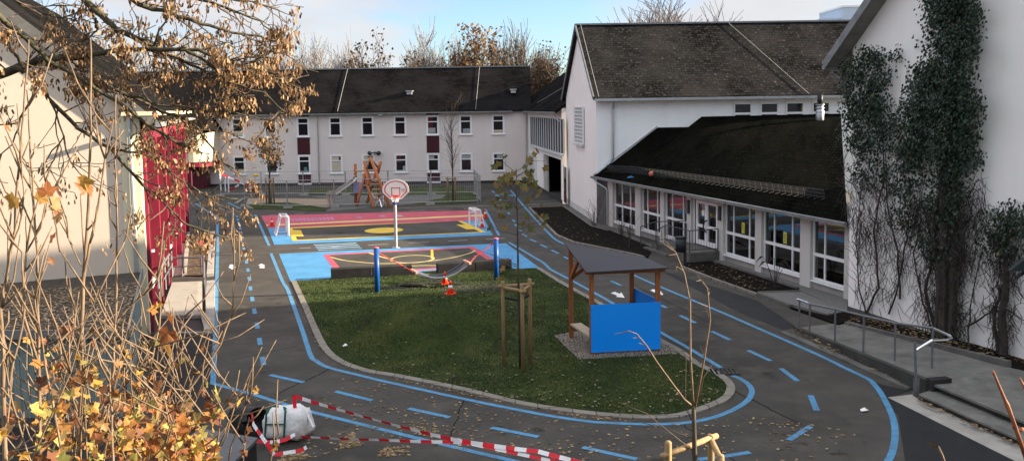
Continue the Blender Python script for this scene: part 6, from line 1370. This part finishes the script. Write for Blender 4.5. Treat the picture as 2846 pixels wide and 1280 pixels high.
# ------------------------------------------------------------------ sky, sun, camera
EL, AZ = math.radians(16.0), math.radians(4.5)          # sun low on the right, a little ahead of the camera
sd_ = Vector((math.cos(EL)*math.cos(AZ), math.cos(EL)*math.sin(AZ), math.sin(EL)))
wd = bpy.data.worlds.new('World'); bpy.context.scene.world = wd; wd.use_nodes = True; nt = wd.node_tree; bgn = nt.nodes['Background']
sk = nt.nodes.new('ShaderNodeTexSky'); sk.sky_type = 'NISHITA'; sk.sun_disc = False; sk.sun_elevation = EL; sk.sun_rotation = math.pi/2-AZ; sk.air_density = 1.0; sk.dust_density = .6; sk.ozone_density = 1.5
tc = nt.nodes.new('ShaderNodeTexCoord'); mp = nt.nodes.new('ShaderNodeMapping'); mp.inputs['Scale'].default_value = (1,1,2.6); mp.inputs['Location'].default_value = (.35,.2,.1)
nt.links.new(tc.outputs['Generated'], mp.inputs[0]); nz = nt.nodes.new('ShaderNodeTexNoise'); nz.inputs['Scale'].default_value = 3.0; nz.inputs['Detail'].default_value = 7; nz.inputs['Roughness'].default_value = .52
nt.links.new(mp.outputs[0], nz.inputs['Vector']); mr = nt.nodes.new('ShaderNodeMapRange'); mr.interpolation_type = 'SMOOTHSTEP'; mr.inputs[1].default_value = .44; mr.inputs[2].default_value = .60; nt.links.new(nz.outputs['Fac'], mr.inputs[0])
n2 = nt.nodes.new('ShaderNodeTexNoise'); n2.inputs['Scale'].default_value = 5; n2.inputs['Detail'].default_value = 5; nt.links.new(mp.outputs[0], n2.inputs['Vector'])
cc = mixc(nt, n2.outputs['Fac'], (2.6,2.75,3.1), (4.4,4.35,4.3))
sx = nt.nodes.new('ShaderNodeSeparateXYZ'); nt.links.new(tc.outputs['Generated'], sx.inputs[0])
zr = nt.nodes.new('ShaderNodeMapRange'); zr.inputs[1].default_value = .12; zr.inputs[2].default_value = .7; zr.inputs[3].default_value = 1.0; zr.inputs[4].default_value = 2.3; nt.links.new(sx.outputs[2], zr.inputs[0])
vm = nt.nodes.new('ShaderNodeVectorMath'); vm.operation = 'SCALE'; nt.links.new(cc, vm.inputs[0]); nt.links.new(zr.outputs[0], vm.inputs[3])
ds = nt.nodes.new('ShaderNodeVectorMath'); ds.operation = 'DISTANCE'; ds.inputs[1].default_value = (.045,.99,.10); nt.links.new(tc.outputs['Generated'], ds.inputs[0])
br_ = nt.nodes.new('ShaderNodeMapRange'); br_.inputs[1].default_value = .02; br_.inputs[2].default_value = .20; br_.inputs[3].default_value = -.16; br_.inputs[4].default_value = .07; nt.links.new(ds.outputs['Value'], br_.inputs[0])
ad = nt.nodes.new('ShaderNodeMath'); nt.links.new(nz.outputs['Fac'], ad.inputs[0]); nt.links.new(br_.outputs[0], ad.inputs[1]); nt.links.new(ad.outputs[0], mr.inputs[0])
ti = nt.nodes.new('ShaderNodeVectorMath'); ti.operation = 'MULTIPLY'; ti.inputs[1].default_value = (.80,.95,1.25); nt.links.new(sk.outputs[0], ti.inputs[0])
nt.links.new(mixc(nt, mr.outputs[0], ti.outputs[0], vm.outputs[0]), bgn.inputs['Color']); bgn.inputs['Strength'].default_value = .05
sl_ = bpy.data.lights.new('sun', 'SUN'); sl_.energy = 4.2; sl_.angle = math.radians(.7); sl_.color = (1.0,.86,.66); so = bpy.data.objects.new('sun', sl_); C.objects.link(so); so.rotation_euler = (-sd_).to_track_quat('-Z','Y').to_euler(); so.location = (30,10,30)
cd = bpy.data.cameras.new('camera'); co = bpy.data.objects.new('camera', cd); C.objects.link(co); up0 = Vector((0,sT,cT)); fw_ = Vector((0,cT,-sT)); X0 = Vector((1,0,0))
r_ = X0*cR - up0*sR; u_ = X0*sR + up0*cR; co.matrix_world = Matrix(((r_.x,u_.x,-fw_.x,0),(r_.y,u_.y,-fw_.y,0),(r_.z,u_.z,-fw_.z,H),(0,0,0,1)))
cd.sensor_width = 36; cd.lens = F_/2846*36; cd.shift_y = -(640-CY)/2846; cd.clip_start = .1; cd.clip_end = 2000
sc = bpy.context.scene; sc.camera = co; sc.view_settings.view_transform = 'Standard'; sc.view_settings.look = 'None'; sc.view_settings.exposure = 2.2; sc.view_settings.gamma = 1
sc.cycles.max_bounces = 6; sc.cycles.transparent_max_bounces = 12; sc.cycles.use_denoising = True
